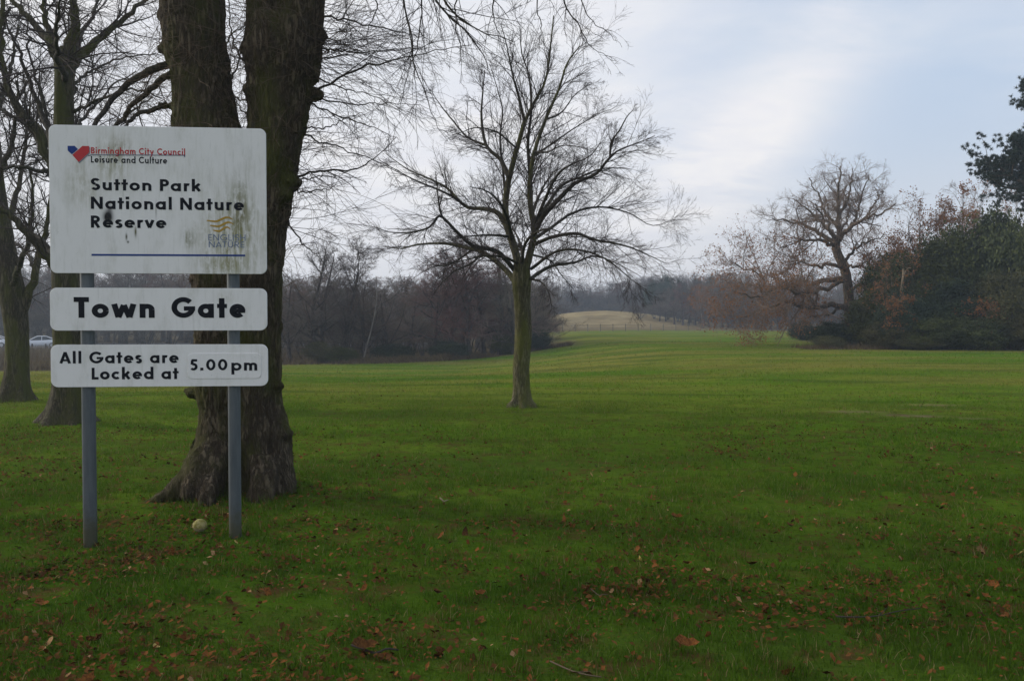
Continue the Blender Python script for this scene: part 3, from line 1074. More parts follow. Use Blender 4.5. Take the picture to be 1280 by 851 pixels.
build_brown_oak(878, 352, 139, 56, 'russet leaved tree standing out in the hazy far wood', 0.6, spread=0.6)
leaf_spray(1112, 318, 48.5, 61, 1, 1, 'russet leaved sapling high beside the bare oak, against the dark holly')
leaf_spray(1116, 372, 46.2, 62, 1, 1, 'russet leaved sapling above the pale olive shrub')
leaf_spray(1210, 375, 45.6, 63, 1, 1, 'russet leaved sapling before the olive brown shrub')

# pale broken snag standing out of the thicket
sb = on_ground(1124, 47.3)
P = px_path([(1124, 440, 0), (1125, 400, 0), (1127, 360, 0), (1129, 345, 0), (1129, 336, 0)], 47.3, 10)
snag = empty('dead_snag', sb, 'pale broken dead stem sticking out of the dark thicket', 'tree')
Tubes().add(P, np.linspace(0.085, 0.05, 11), 7).build('trunk', M['dead_stem'], snag, sb)
P = px_path([(1129, 345, 0), (1134, 336, 0), (1139, 335, -.2)], 47.3, 4)
Tubes().add(P, np.linspace(0.04, 0.02, 5), 5).build('limb', M['dead_stem'], snag, sb)
# leaning pale birch stem in the left wood
lb = on_ground(462, 56.0)
ls = empty('birch_pole', lb, 'thin pale leaning stem in the left wood, between alder and young lime', 'tree')
P = px_path([(455, 446, 0), (462, 420, 0), (468, 395, 0), (471, 370, 0), (470, 345, .3)], 53.0, 10)
Tubes().add(P, np.linspace(0.05, 0.022, 11), 6).build('trunk', M['pale_stem'], ls, lb)
Tubes().add(px_path([(468, 395, 0), (476, 378, 0), (480, 362, 0)], 53.0, 5), np.linspace(0.025, 0.012, 6), 5).build('limb', M['pale_stem'], ls, lb)


def build_pine():
    Y = 44.0
    base = on_ground(1318, Y)
    rng = np.random.default_rng(71)
    root = empty('pine_tree', base, 'dark pine at the right photo edge, its branch reaching out above the brown oaks', 'tree')
    tp = np.concatenate([[base - np.array([0, 0, 0.3])], px_path([(1316, 400, 0), (1312, 300, 0), (1308, 200, 0), (1306, 120, 0), (1306, 72, 0)], Y, 12)])
    Tubes().add(tp, np.linspace(0.42, 0.08, len(tp)), 12).build('trunk', M['bark_oak'], root, base)
    paths = [
        ([(1310, 252, 0), (1285, 236, -.5), (1255, 222, -1), (1232, 208, -1.2), (1213, 199, -1.4)], 7, 2),
        ([(1310, 255, 0), (1288, 244, .4), (1262, 236, .8), (1236, 232, 1), (1216, 212, 1.2)], 6, 2),
        ([(1309, 225, 0), (1290, 212, -1), (1268, 198, -1.6), (1248, 188, -2)], 6, 2),
        ([(1309, 235, 0), (1292, 222, .8), (1272, 212, 1.6), (1244, 206, 2.0)], 5, 2),
        ([(1307, 190, 0), (1296, 186, 0), (1284, 178, .4), (1273, 176, .5)], 4, 2),
        ([(1306, 170, 0), (1296, 155, -.4), (1284, 140, -.6), (1272, 126, -.8)], 5, 2),
        ([(1306, 150, 0), (1296, 132, .5), (1285, 118, .8), (1276, 104, 1)], 4, 2),
        ([(1305, 130, 0), (1298, 118, 0), (1290, 110, .4), (1280, 104, .5)], 4, 2),
        ([(1312, 268, 0), (1296, 262, -1), (1280, 252, -2), (1262, 246, -2.5)], 5, 2),
        ([(1308, 210, 0), (1330, 200, 0), (1352, 190, 1), (1375, 185, 1)], 6, 2),
        ([(1307, 170, 0), (1328, 155, -1), (1350, 140, -1)], 6, 2),
        ([(1306, 130, 0), (1322, 112, 1), (1338, 96, 1)], 5, 2),
        ([(1310, 246, 0), (1290, 230, 1.5), (1266, 218, 2), (1228, 214, 2.4)], 5, 2),
        ([(1308, 215, 0), (1294, 200, -1.5), (1276, 192, -2), (1262, 180, -2.4)], 5, 2),
        ([(1305, 100, 0), (1316, 84, 1), (1324, 70, 1)], 4, 2),
        ([(1312, 250, 0), (1335, 240, -1), (1360, 236, -2)], 6, 2),
    ]
    paths = [([(1310 - (1310 - p[0]) * 0.80 if p[0] < 1310 else p[0], *p[1:]) for p in q], a, b) for q, a, b in paths]
    P, Rr, L = limbs_from(paths, Y, 12, 1)
    for a, b in zip(P, Rr):
        Tubes().add(a, b, 6).build('limb', M['bark_oak'], root, base)
    res = ramify(rng, P, Rr, L, [dict(n=13, ang=0.9, len=0.42, rad=0.5, K=5, wig=0.15, trop=0.06, sides=4, tmin=0.28, fall=0.45, minr=0.015)])
    C = Tubes()
    C.add(*res[0])
    C.build('crown', M['bark_oak'], root, base, kind='stuff')
    # foliage: needle tufts packed in pads at shoot ends
    tips = np.concatenate([res[0][0][:, 2:].reshape(-1, 3), P[:, -4:].reshape(-1, 3)])
    tips = np.repeat(tips, 3, 0) + rng.normal(size=(len(tips) * 3, 3)) * np.array([0.15, 0.15, 0.10])
    nt = 42
    C0 = np.repeat(tips, nt, 0)
    d = nrm(rng.normal(size=C0.shape) + np.array([0, 0, 0.5]))
    ln = 0.16 * (0.7 + 0.6 * rng.random(len(C0)))[:, None]
    side = nrm(np.cross(d, rng.normal(size=C0.shape))) * 0.016
    V = np.stack([C0 - side, C0 + side, C0 + d * ln], 1).reshape(-1, 3)
    obj('needles', mesh_np('needles', V - base, [np.arange(len(V)).reshape(-1, 3)], False), M['pine'], root, kind='stuff')


build_pine()

# ------------------------------------------------------------------ parked cars
M['silver'], kk, bb = material('silver_paint', 0.3, 0.5)
kk.set(bb.inputs['Base Color'], (0.62, 0.64, 0.68))
M['glass'], kk, bb = material('car_glass', 0.08, 0.6)
kk.set(bb.inputs['Base Color'], (0.03, 0.035, 0.04))
M['tyre'], kk, bb = material('rubber', 0.9, 0.2)
kk.set(bb.inputs['Base Color'], (0.02, 0.02, 0.02))
M['rim'], kk, bb = material('alloy', 0.4, 0.5)
kk.set(bb.inputs['Base Color'], (0.45, 0.46, 0.48))
M['lamp'], kk, bb = material('lamp_glass', 0.15, 0.6)
kk.set(bb.inputs['Base Color'], (0.16, 0.17, 0.18))


def make_car(label):
    root = empty('parked_car', (0, -400, 0), label, 'car', 'cars parked on the road beyond the trees')
    # body: cross sections along x (nose at -x)
    st = [(-2.2, 0.42, 0.62, 0.62), (-2.05, 0.30, 0.76, 0.78), (-1.5, 0.24, 0.86, 0.86), (-0.9, 0.22, 0.95, 0.90), (0.0, 0.22, 0.97, 0.90),
          (0.9, 0.22, 0.99, 0.90), (1.5, 0.24, 1.00, 0.88), (2.05, 0.34, 0.98, 0.80), (2.2, 0.46, 0.86, 0.66)]
    V, Q = [], []
    m = 10
    for x, z0, z1, w in st:
        zm = (z0 + z1) / 2
        for y, z in ((-w * .85, z0), (-w, z0 + .12), (-w, zm), (-w * .96, z1 - .08), (-w * .82, z1), (w * .82, z1), (w * .96, z1 - .08), (w, zm), (w, z0 + .12), (w * .85, z0)):
            V.append((x, y, z))
    for i in range(len(st) - 1):
        for j in range(m):
            Q.append((i * m + j, i * m + (j + 1) % m, (i + 1) * m + (j + 1) % m, (i + 1) * m + j))
    me = mesh_np('body', np.array(V), [np.array(Q), np.array([list(range(m))[::-1], [(len(st) - 1) * m + j for j in range(m)]])])
    obj('body', me, M['silver'], root)
    # cabin glass and roof
    cab = [(-1.05, .93, .80, .93), (-0.25, .93, .80, 1.38), (0.75, .93, .80, 1.40), (1.65, .97, .78, .98)]
    V = []
    for x, zb, w, zt in cab:
        V += [(x, -w, zb), (x + 0.0, -w * .76 if zt > 1.1 else -w * .9, zt), (x, w * .76 if zt > 1.1 else w * .9, zt), (x, w, zb)]
    Q = []
    for i in range(3):
        for j in range(3):
            Q.append((4 * i + j, 4 * i + j + 1, 4 * i + 4 + j + 1, 4 * i + 4 + j))
    Q += [(3, 2, 1, 0), (12, 13, 14, 15)]
    obj('window', mesh_np('window', np.array(V), [np.array(Q)], False), M['glass'], root)
    rv, rq = boxes([((0.25, 0, 1.405), (1.0, 1.2, 0.05))])
    obj('roof', mesh_np('roof', rv, [rq], False), M['silver'], root)
    for sy in (-1, 1):
        P = np.array([[(-1.05, sy * .79, .95), (-0.25, sy * .62, 1.40), (0.25, sy * .62, 1.43), (0.75, sy * .62, 1.41), (1.65, sy * .77, 1.0)]])
        Tubes().add(P, np.full((1, 5), 0.045), 5).add(np.array([[(0.25, sy * .82, .95), (0.27, sy * .63, 1.4)]]), np.full((1, 2), 0.04), 4).build('pillar', M['silver'], root)
        V, Q = boxes([((-2.09, sy * .55, .68), (.16, .36, .13))])
        obj('headlight', mesh_np('headlight', V, [Q], False), M['lamp'], root)
        for x in (-1.35, 1.35):
            a = np.linspace(0, 2 * math.pi, 17)[:-1]
            V, Q = [], []
            for y, r_ in ((sy * .70, .25), (sy * .70, .32), (sy * .91, .32), (sy * .93, .24)):
                V += [(x + r_ * math.cos(t), y, .32 + r_ * math.sin(t)) for t in a]
            for i in range(3):
                for j in range(16):
                    Q.append((16 * i + j, 16 * i + (j + 1) % 16, 16 * i + 16 + (j + 1) % 16, 16 * i + 16 + j))
            wh = obj('wheel', mesh_np('wheel', np.array(V), [np.array(Q)]), M['tyre'], root)
            V = [(x + .22 * math.cos(t), sy * .925, .32 + .22 * math.sin(t)) for t in a] + [(x, sy * .90, .32)]
            obj('rim', mesh_np('rim', np.array(V), [np.array([(j, (j + 1) % 16, 16) for j in range(16)])], False), M['rim'], wh)
    V, Q = boxes([((-2.19, 0, .52), (.06, .9, .16)), ((-2.12, 0, .36), (.2, 1.3, .12))])
    obj('grille', mesh_np('grille', V, [Q], False), M['glass'], root)
    index_kids(root)
    return root


def road_z(x, y):
    return max(gz(x, y), gz(x, 78.5)) + 0.065


car = make_car('silver saloon car parked on the road, seen between the two left trunks')
cx_, cy_ = (49 - 640) / F * 84, 84.0
car.location = (cx_, cy_, road_z(cx_, cy_))
car.rotation_euler = (0, 0, R(30))
CAR_SC = 0.86
car.scale = (CAR_SC,) * 3
for px, yy, rz, lab in ((-10, 85, 12, 'silver car cut off by the left edge of the photo, beyond the leftmost trunk'),
                        (86, 90, 30, 'pale car right behind the silver saloon, mostly hidden by the left sign edge')):
    x = (px - 640) / F * yy
    copy_tree(car, (x, yy, road_z(x, yy)), R(rz), (CAR_SC,) * 3, lab)

# short wooden bollards along the road edge
bp_me = None
for i, px in enumerate((6, 40, 57, 128, 172, 216)):
    x = (px - 640) / F * 78
    t = Tubes().add(np.array([[(0, 0, -.3), (0, 0, .35), (0, 0, .62), (0, 0, .66), (0, 0, .665)]]), np.array([[.08, .078, .075, .06, .005]]), 8) if bp_me is None else None
    if t is not None:
        bp_me = t.mesh('wooden_bollard')
        bp_me.materials.append(M['bark_wood'])
    o = obj('wooden_bollard', bp_me)
    o.location = (x, 78, gz(x, 78))
    tag(o, 'short dark wooden post on the grass verge before the parked cars', 'bollard', 'wooden posts along the road edge')

# ------------------------------------------------------------------ the young lime in the meadow


def flare_trunk(T, pts, K, radii_px, Y, sides, seed, amp=0.05, nroot=6, hroot=0.5, flare=0.6, origin_z=0.0):
    """trunk tube with root flare and knobbly outline"""
    P = px_path(pts, Y, K)
    r = spline(np.array(radii_px, float)[:, None], K)[:, 0] * Y / F
    tb = Tubes().add(P, r, sides)
    V = np.concatenate(tb.V)
    ax = np.repeat(P, sides, 0)
    d = V - ax
    th = np.arctan2(d[:, 1], d[:, 0])
    hgt = V[:, 2] - origin_z
    f = np.exp(-np.maximum(hgt, 0) / hroot)
    lob = 0.5 + 0.5 * np.cos(nroot * th + 1.3 * np.sin(2 * th + seed) + seed)
    k = 1 + flare * f * (0.25 + 0.9 * lob ** 1.5)
    nz = fbm(V * np.array([3.2, 3.2, 1.1]) / max(r.mean() / 0.17, 0.6), 4, seed)
    fine = np.abs(fbm(V * np.array([22, 22, 3.5]), 3, seed + 3))
    k = k * (1 + amp * nz * 2.2 - amp * 0.9 * (1 - np.clip(fine * 4, 0, 1)))
    tb.V = [ax + d * k[:, None]]
    T.V += tb.V
    T.Q += [q + T.n for q in tb.Q]
    T.n += tb.n
    return P, r


def build_mid():
    Y = 14.5
    rng = np.random.default_rng(101)
    base = on_ground(652, Y)
    root = empty('lime_tree', base, 'young bare lime tree with mossy trunk standing alone in the meadow', 'tree')
    T = Tubes()
    flare_trunk(T, [(652, 522, 0), (652, 511, 0), (652, 490, 0), (652, 460, 0), (654, 420, 0), (653, 380, 0), (652, 350, 0), (651, 330, 0)], 44,
                [17, 15.5, 12.0, 11.0, 10.8, 10.6, 12.0, 10], Y, 36, 3, 0.10, 6, 0.11, 0.85, base[2])
    T.build('trunk', M['bark_mid'], root, base)
    paths = [
        # leaders
        ([(652, 356, 0), (645, 318, 0), (634, 280, .1), (632, 250, .1), (639, 212, 0), (648, 180, 0), (656, 152, 0), (668, 128, .1), (682, 100, .2), (688, 60, .2), (692, 20, .3)], 14, 1.8),
        ([(653, 352, 0), (662, 318, 0), (668, 290, -.1), (664, 262, -.2), (662, 232, -.2), (668, 190, -.2), (682, 150, -.3), (700, 110, -.4), (712, 78, -.5), (730, 58, -.6)], 13, 1.6),
        ([(664, 262, -.2), (663, 225, -.1), (660, 180, 0), (664, 140, .1), (662, 100, .2), (652, 64, .3), (650, 30, .3)], 7, 1.2),
        ([(636, 222, 0), (626, 200, .2), (608, 182, .4), (602, 150, .5), (603, 122, .6), (606, 88, .7)], 8.5, 1.6),
        ([(656, 152, 0), (648, 120, -.2), (640, 90, -.3), (634, 60, -.4), (626, 30, -.5)], 5, 1.0),
        ([(632, 250, .1), (629, 215, .4), (625, 175, .6), (628, 140, .8), (622, 112, .9), (612, 80, 1.0)], 5, 1.0),
        ([(608, 182, .4), (585, 172, .7), (565, 150, 1.0), (548, 128, 1.2), (538, 112, 1.3)], 4.5, 0.9),
        # left side
        ([(634, 284, .1), (622, 266, .3), (604, 261, .5), (582, 258, .7), (560, 236, .9), (540, 225, 1.0), (510, 212, 1.2), (482, 192, 1.4)], 9.5, 1.1),
        ([(582, 258, .7), (566, 246, .4), (545, 236, .2), (520, 226, 0), (494, 212, -.2), (474, 200, -.3)], 5, 0.9),
        ([(643, 338, 0), (622, 314, -.3), (592, 308, -.5), (573, 292, -.7), (556, 274, -.8), (548, 270, -.9), (538, 283, -1.0), (518, 290, -1.1), (490, 291, -1.3), (470, 284, -1.4)], 8, 1.0),
        ([(552, 272, -.85), (548, 250, -.9), (546, 228, -.9), (544, 214, -1)], 3, 0.9),
        ([(650, 362, 0), (640, 346, .2), (624, 330, .4), (604, 316, .6), (580, 309, .8), (552, 304, 1), (520, 306, 1.2), (500, 311, 1.3), (480, 308, 1.4)], 11, 1.1),
        ([(604, 316, .6), (588, 330, .3), (570, 338, .1), (556, 350, -.1), (546, 362, -.2)], 4.5, 0.9),
        ([(590, 312, .7), (564, 330, .9), (540, 334, 1.1), (516, 348, 1.2)], 3.5, 0.8),
        ([(638, 296, .1), (616, 294, -.4), (590, 295, -.8), (560, 300, -1.2)], 5, 0.9),
        ([(648, 330, 0), (632, 322, -.7), (606, 320, -1.4), (578, 326, -1.9), (552, 330, -2.3)], 5, 0.8),
        # right side
        ([(668, 292, -.1), (678, 272, -.3), (700, 248, -.5), (725, 228, -.7), (752, 218, -.9), (770, 200, -1), (786, 188, -1.1), (810, 180, -1.2), (838, 170, -1.3)], 9, 1.0),
        ([(773, 198, -1), (775, 178, -1.0), (786, 164, -1.1), (798, 146, -1.2), (806, 138, -1.2)], 4, 0.9),
        ([(668, 286, -.1), (684, 256, .3), (704, 232, .6), (730, 222, .9), (758, 212, 1.2), (782, 210, 1.4), (806, 212, 1.5)], 7, 0.9),
        ([(669, 280, -.1), (682, 248, -.6), (696, 220, -1), (716, 206, -1.3), (742, 196, -1.5), (760, 178, -1.6)], 6, 0.9),
        ([(666, 300, 0), (690, 284, .4), (716, 268, .7), (744, 260, .9), (774, 260, 1.1), (806, 268, 1.3), (836, 282, 1.5), (870, 274, 1.6)], 6, 0.8),
        ([(666, 306, 0), (692, 296, -.4), (724, 292, -.7), (752, 300, -.9), (790, 306, -1.1), (826, 318, -1.3), (856, 330, -1.4)], 7, 0.8),
        ([(660, 352, 0), (672, 342, .3), (692, 332, .5), (724, 328, .8), (752, 320, 1), (786, 330, 1.2), (820, 346, 1.4)], 7.5, 0.9),
        ([(664, 336, 0), (692, 316, -.8), (722, 312, -1.4), (752, 318, -1.9), (780, 332, -2.2), (806, 352, -2.4)], 5.5, 0.8),
        ([(664, 318, 0), (688, 326, .7), (704, 344, 1.2), (722, 362, 1.5)], 4, 0.8),
        ([(660, 348, 0), (676, 352, -.4), (686, 366, -.7), (690, 386, -.8)], 4, 0.8),
        # towards and away from the viewer
        ([(652, 330, 0), (656, 306, -.8), (668, 292, -1.6), (686, 286, -2.4), (700, 290, -3.0)], 6, 1.0),
        ([(640, 300, 0), (634, 272, -.8), (622, 250, -1.5), (606, 238, -2.2), (588, 234, -2.8)], 6, 1.0),
        ([(655, 330, 0), (650, 304, 1), (640, 286, 2), (626, 280, 3)], 6, 1.0),
        ([(664, 270, 0), (676, 240, .9), (690, 218, 1.7), (708, 204, 2.4)], 6, 1.0),
        ([(660, 200, 0), (690, 180, .4), (715, 165, .8), (742, 150, 1.1), (765, 140, 1.3)], 4, 0.8),
        ([(682, 150, -.3), (704, 140, .1), (724, 118, .4), (748, 104, .6)], 3.5, 0.8),
        ([(646, 186, 0), (622, 166, -.5), (596, 160, -.9), (570, 168, -1.2)], 3.5, 0.8),
        ([(668, 190, -.2), (684, 190, -1), (704, 182, -1.7), (730, 184, -2.2)], 3.5, 0.8),
    ]
    P, Rr, L = limbs_from(paths, Y, 22, 1)
    Rr = Rr * 0.80
    xc = base[0]
    P[..., 0] = np.where(P[..., 0] > xc + 0.6, xc + 0.6 + (P[..., 0] - xc - 0.6) * 0.86, P[..., 0])
    jit = rng.normal(size=P.shape) * 0.002
    jit[:, 0] = 0
    P = P + jit
    for a, b in zip(P, Rr):
        Tubes().add(a, b, 9 if b[0] > 0.05 else 6).build('limb', M['bark_mid'] if b[0] > 0.055 else M['limb'], root, base)
    res = ramify(rng, P, Rr, L, [
        dict(n=8.5, per_m=True, ang=0.66, len=0.36, rad=0.40, K=8, wig=0.075, trop=0.0, sides=4, tmin=0.14, fall=0.55, tip=0.3, minr=0.0030, rmax=0.0085, lmax=1.0),
        dict(n=9.5, ang=0.60, len=0.48, rad=0.55, K=3, wig=0.08, trop=0.0, sides=3, tmin=0.12, minr=0.0020, tip=0.5, lmax=0.60),
        dict(n=3.9, ang=0.6, len=0.58, rad=0.7, K=2, wig=0.09, trop=-0.01, sides=3, tmin=0.1, minr=0.0016, tip=0.6)])
    C = Tubes()
    for p, r_, s in res:
        C.add(p, r_, s)
    C.build('twigs', M['twig'], root, base, kind='stuff')


build_mid()

# ------------------------------------------------------------------ the two limes at the left edge


def build_left(name_label, base_px, Y, trunk, tr_r, paths, seed, cid, lvn=5.0):
    rng = np.random.default_rng(seed)
    base = on_ground(base_px, Y)
    root = empty('lime_tree', base, name_label, 'tree')
    T = Tubes()
    flare_trunk(T, trunk, 50, tr_r, Y, 36, cid, 0.05, 7, 0.28, 0.75, base[2])
    T.build('trunk', M['bark_left'], root, base)
    P, Rr, L = limbs_from(paths, Y, 20, 1)
    jit = rng.normal(size=P.shape) * 0.016
    jit[:, 0] = 0
    P = P + jit
    for a, b in zip(P, Rr):
        Tubes().add(a, b, 10).build('limb', M['bark_left'] if b[0] > 0.06 else M['limb'], root, base)
    res = ramify(rng, P, Rr, L, [
        dict(n=lvn, per_m=True, ang=0.85, len=0.36, rad=0.42, K=8, wig=0.11, trop=0.02, sides=5, tmin=0.1, fall=0.3, tip=0.3, minr=0.005, rmax=0.015, lmax=1.7),
        dict(n=7.5, ang=0.7, len=0.45, rad=0.5, K=6, wig=0.12, trop=-0.01, sides=3, tmin=0.12, minr=0.0026, tip=0.5, lmax=0.8),
        dict(n=3.2, ang=0.7, len=0.60, rad=0.6, K=2, wig=0.12, trop=-0.01, sides=3, tmin=0.1, minr=0.0017, tip=0.6)])
    C = Tubes()
    for p, r_, s in res:
        C.add(p, r_, s)
    C.build('twigs', M['twig'], root, base, kind='stuff')
    return root


build_left('bare lime tree whose trunk stands right behind the left sign post', 83, 12.6,
           [(83, 545, 0), (83, 527, 0), (84, 505, 0), (85, 470, 0), (84, 400, 0), (82, 320, 0), (80, 240, 0), (80, 160, 0), (80, 110, 0), (82, 76, 0), (84, 60, 0)],
           [24, 22, 19, 17.5, 17, 16.5, 14.5, 12, 11.5, 12.5, 8],
           [([(78, 92, 0), (66, 62, 0), (48, 36, .1), (26, 12, .2), (8, -8, .3), (-20, -50, .5)], 13, 3),
            ([(74, 80, 0), (64, 50, .3), (57, 22, .4), (54, -10, .5), (48, -70, .7)], 11, 3),
            ([(83, 90, 0), (88, 56, -.1), (93, 28, -.2), (94, -10, -.3), (98, -80, -.4), (104, -150, -.4)], 17, 3),
            ([(88, 84, 0), (108, 62, .2), (132, 42, .4), (158, 20, .6), (184, -4, .8), (224, -50, 1)], 12, 3),
            ([(77, 232, 0), (58, 188, -.2), (44, 160, -.3), (24, 134, -.4), (8, 104, -.5), (2, 62, -.5), (4, 20, -.5), (6, -40, -.5)], 14, 4),
            ([(76, 240, 0), (60, 200, .6), (40, 168, 1), (26, 150, 1.2), (10, 142, 1.4), (-14, 128, 1.6)], 9, 2.5),
            ([(76, 250, 0), (66, 222, -.6), (46, 212, -.9), (22, 210, -1), (-8, 208, -1.1)], 7, 2.5),
            ([(77, 345, 0), (62, 322, -.2), (40, 298, -.3), (18, 272, -.4), (-4, 260, -.5), (-40, 240, -.7)], 14, 4),
            ([(78, 330, 0), (56, 306, .4), (36, 290, .7), (14, 268, .9), (-10, 238, 1.1), (-30, 200, 1.2)], 9, 3),
            ([(70, 195, 0), (56, 150, .5), (42, 112, .7), (28, 74, .8), (14, 44, .9), (4, 20, 1)], 8, 2),
            ([(60, 160, .5), (52, 118, .6), (42, 88, .7), (34, 50, .8), (34, 14, .9)], 5, 1.5),
            ([(88, 120, 0), (98, 100, .6), (116, 88, 1.2), (150, 74, 1.8), (196, 66, 2.4)], 5, 1.5),
            ([(90, 140, 0), (120, 128, -.4), (160, 112, -.8), (200, 120, -1.2)], 4.5, 1.5),
            ([(88, 170, 0), (110, 140, 1), (140, 108, 2), (170, 90, 3)], 5, 1.5),
            ([(90, 200, 0), (130, 170, .5), (165, 140, 1), (192, 120, 1.4)], 6, 1.5),
            ([(82, 100, 0), (72, 72, -1.2), (70, 40, -2.2), (76, 0, -3)], 8, 2),
            ([(84, 84, 0), (104, 40, 1.3), (120, 10, 2.2), (132, -30, 3)], 8, 2),
            ([(80, 200, 0), (60, 170, 1.6), (30, 140, 3), (0, 120, 4.4)], 7, 2),
            ], 202, 7, 5.2)
build_left('leftmost bare lime tree at the photo edge, its forked trunk left of the silver saloon', 19, 16.2,
           [(19, 515, 0), (19, 499, 0), (20, 480, 0), (21, 450, 0), (20, 410, 0), (16, 370, 0), (10, 330, 0), (2, 280, 0), (-8, 220, 0), (-14, 150, 0), (-16, 60, 0), (-14, -40, 0)],
           [15.5, 14.8, 13.4, 13, 13.5, 14.5, 12, 11.5, 11, 10, 7, 3],
           [([(24, 402, 0), (36, 366, 0), (44, 340, .1), (52, 312, .2), (58, 280, .3), (64, 240, .4), (66, 190, .5)], 12, 3),
            ([(14, 366, 0), (26, 330, -.6), (36, 300, -1), (40, 260, -1.2), (38, 210, -1.3)], 8, 2.5),
            ([(8, 330, 0), (-10, 300, .5), (-34, 270, .8), (-60, 240, 1)], 9, 2.5),
            ([(4, 290, 0), (18, 250, .6), (28, 210, 1), (34, 160, 1.3), (30, 110, 1.5)], 8, 2.5),
            ([(-6, 230, 0), (10, 190, -.5), (20, 150, -.9), (22, 100, -1.2)], 8, 2.5),
            ([(-13, 160, 0), (4, 116, .5), (16, 76, .9), (22, 30, 1.2)], 8, 2.5),
            ([(-15, 90, 0), (0, 50, -.6), (12, 10, -1)], 7, 2.5),
            ([(-12, 180, 0), (-40, 150, .5), (-80, 130, 1)], 8, 2.5),
            ([(44, 340, .1), (36, 320, .8), (20, 305, 1.4), (0, 300, 2)], 5, 2),
            ([(20, 380, 0), (10, 352, 1.5), (8, 320, 2.6), (14, 290, 3.4)], 7, 2),
            ], 203, 12, 4.6)

# ------------------------------------------------------------------ the old twin-stemmed lime behind the sign


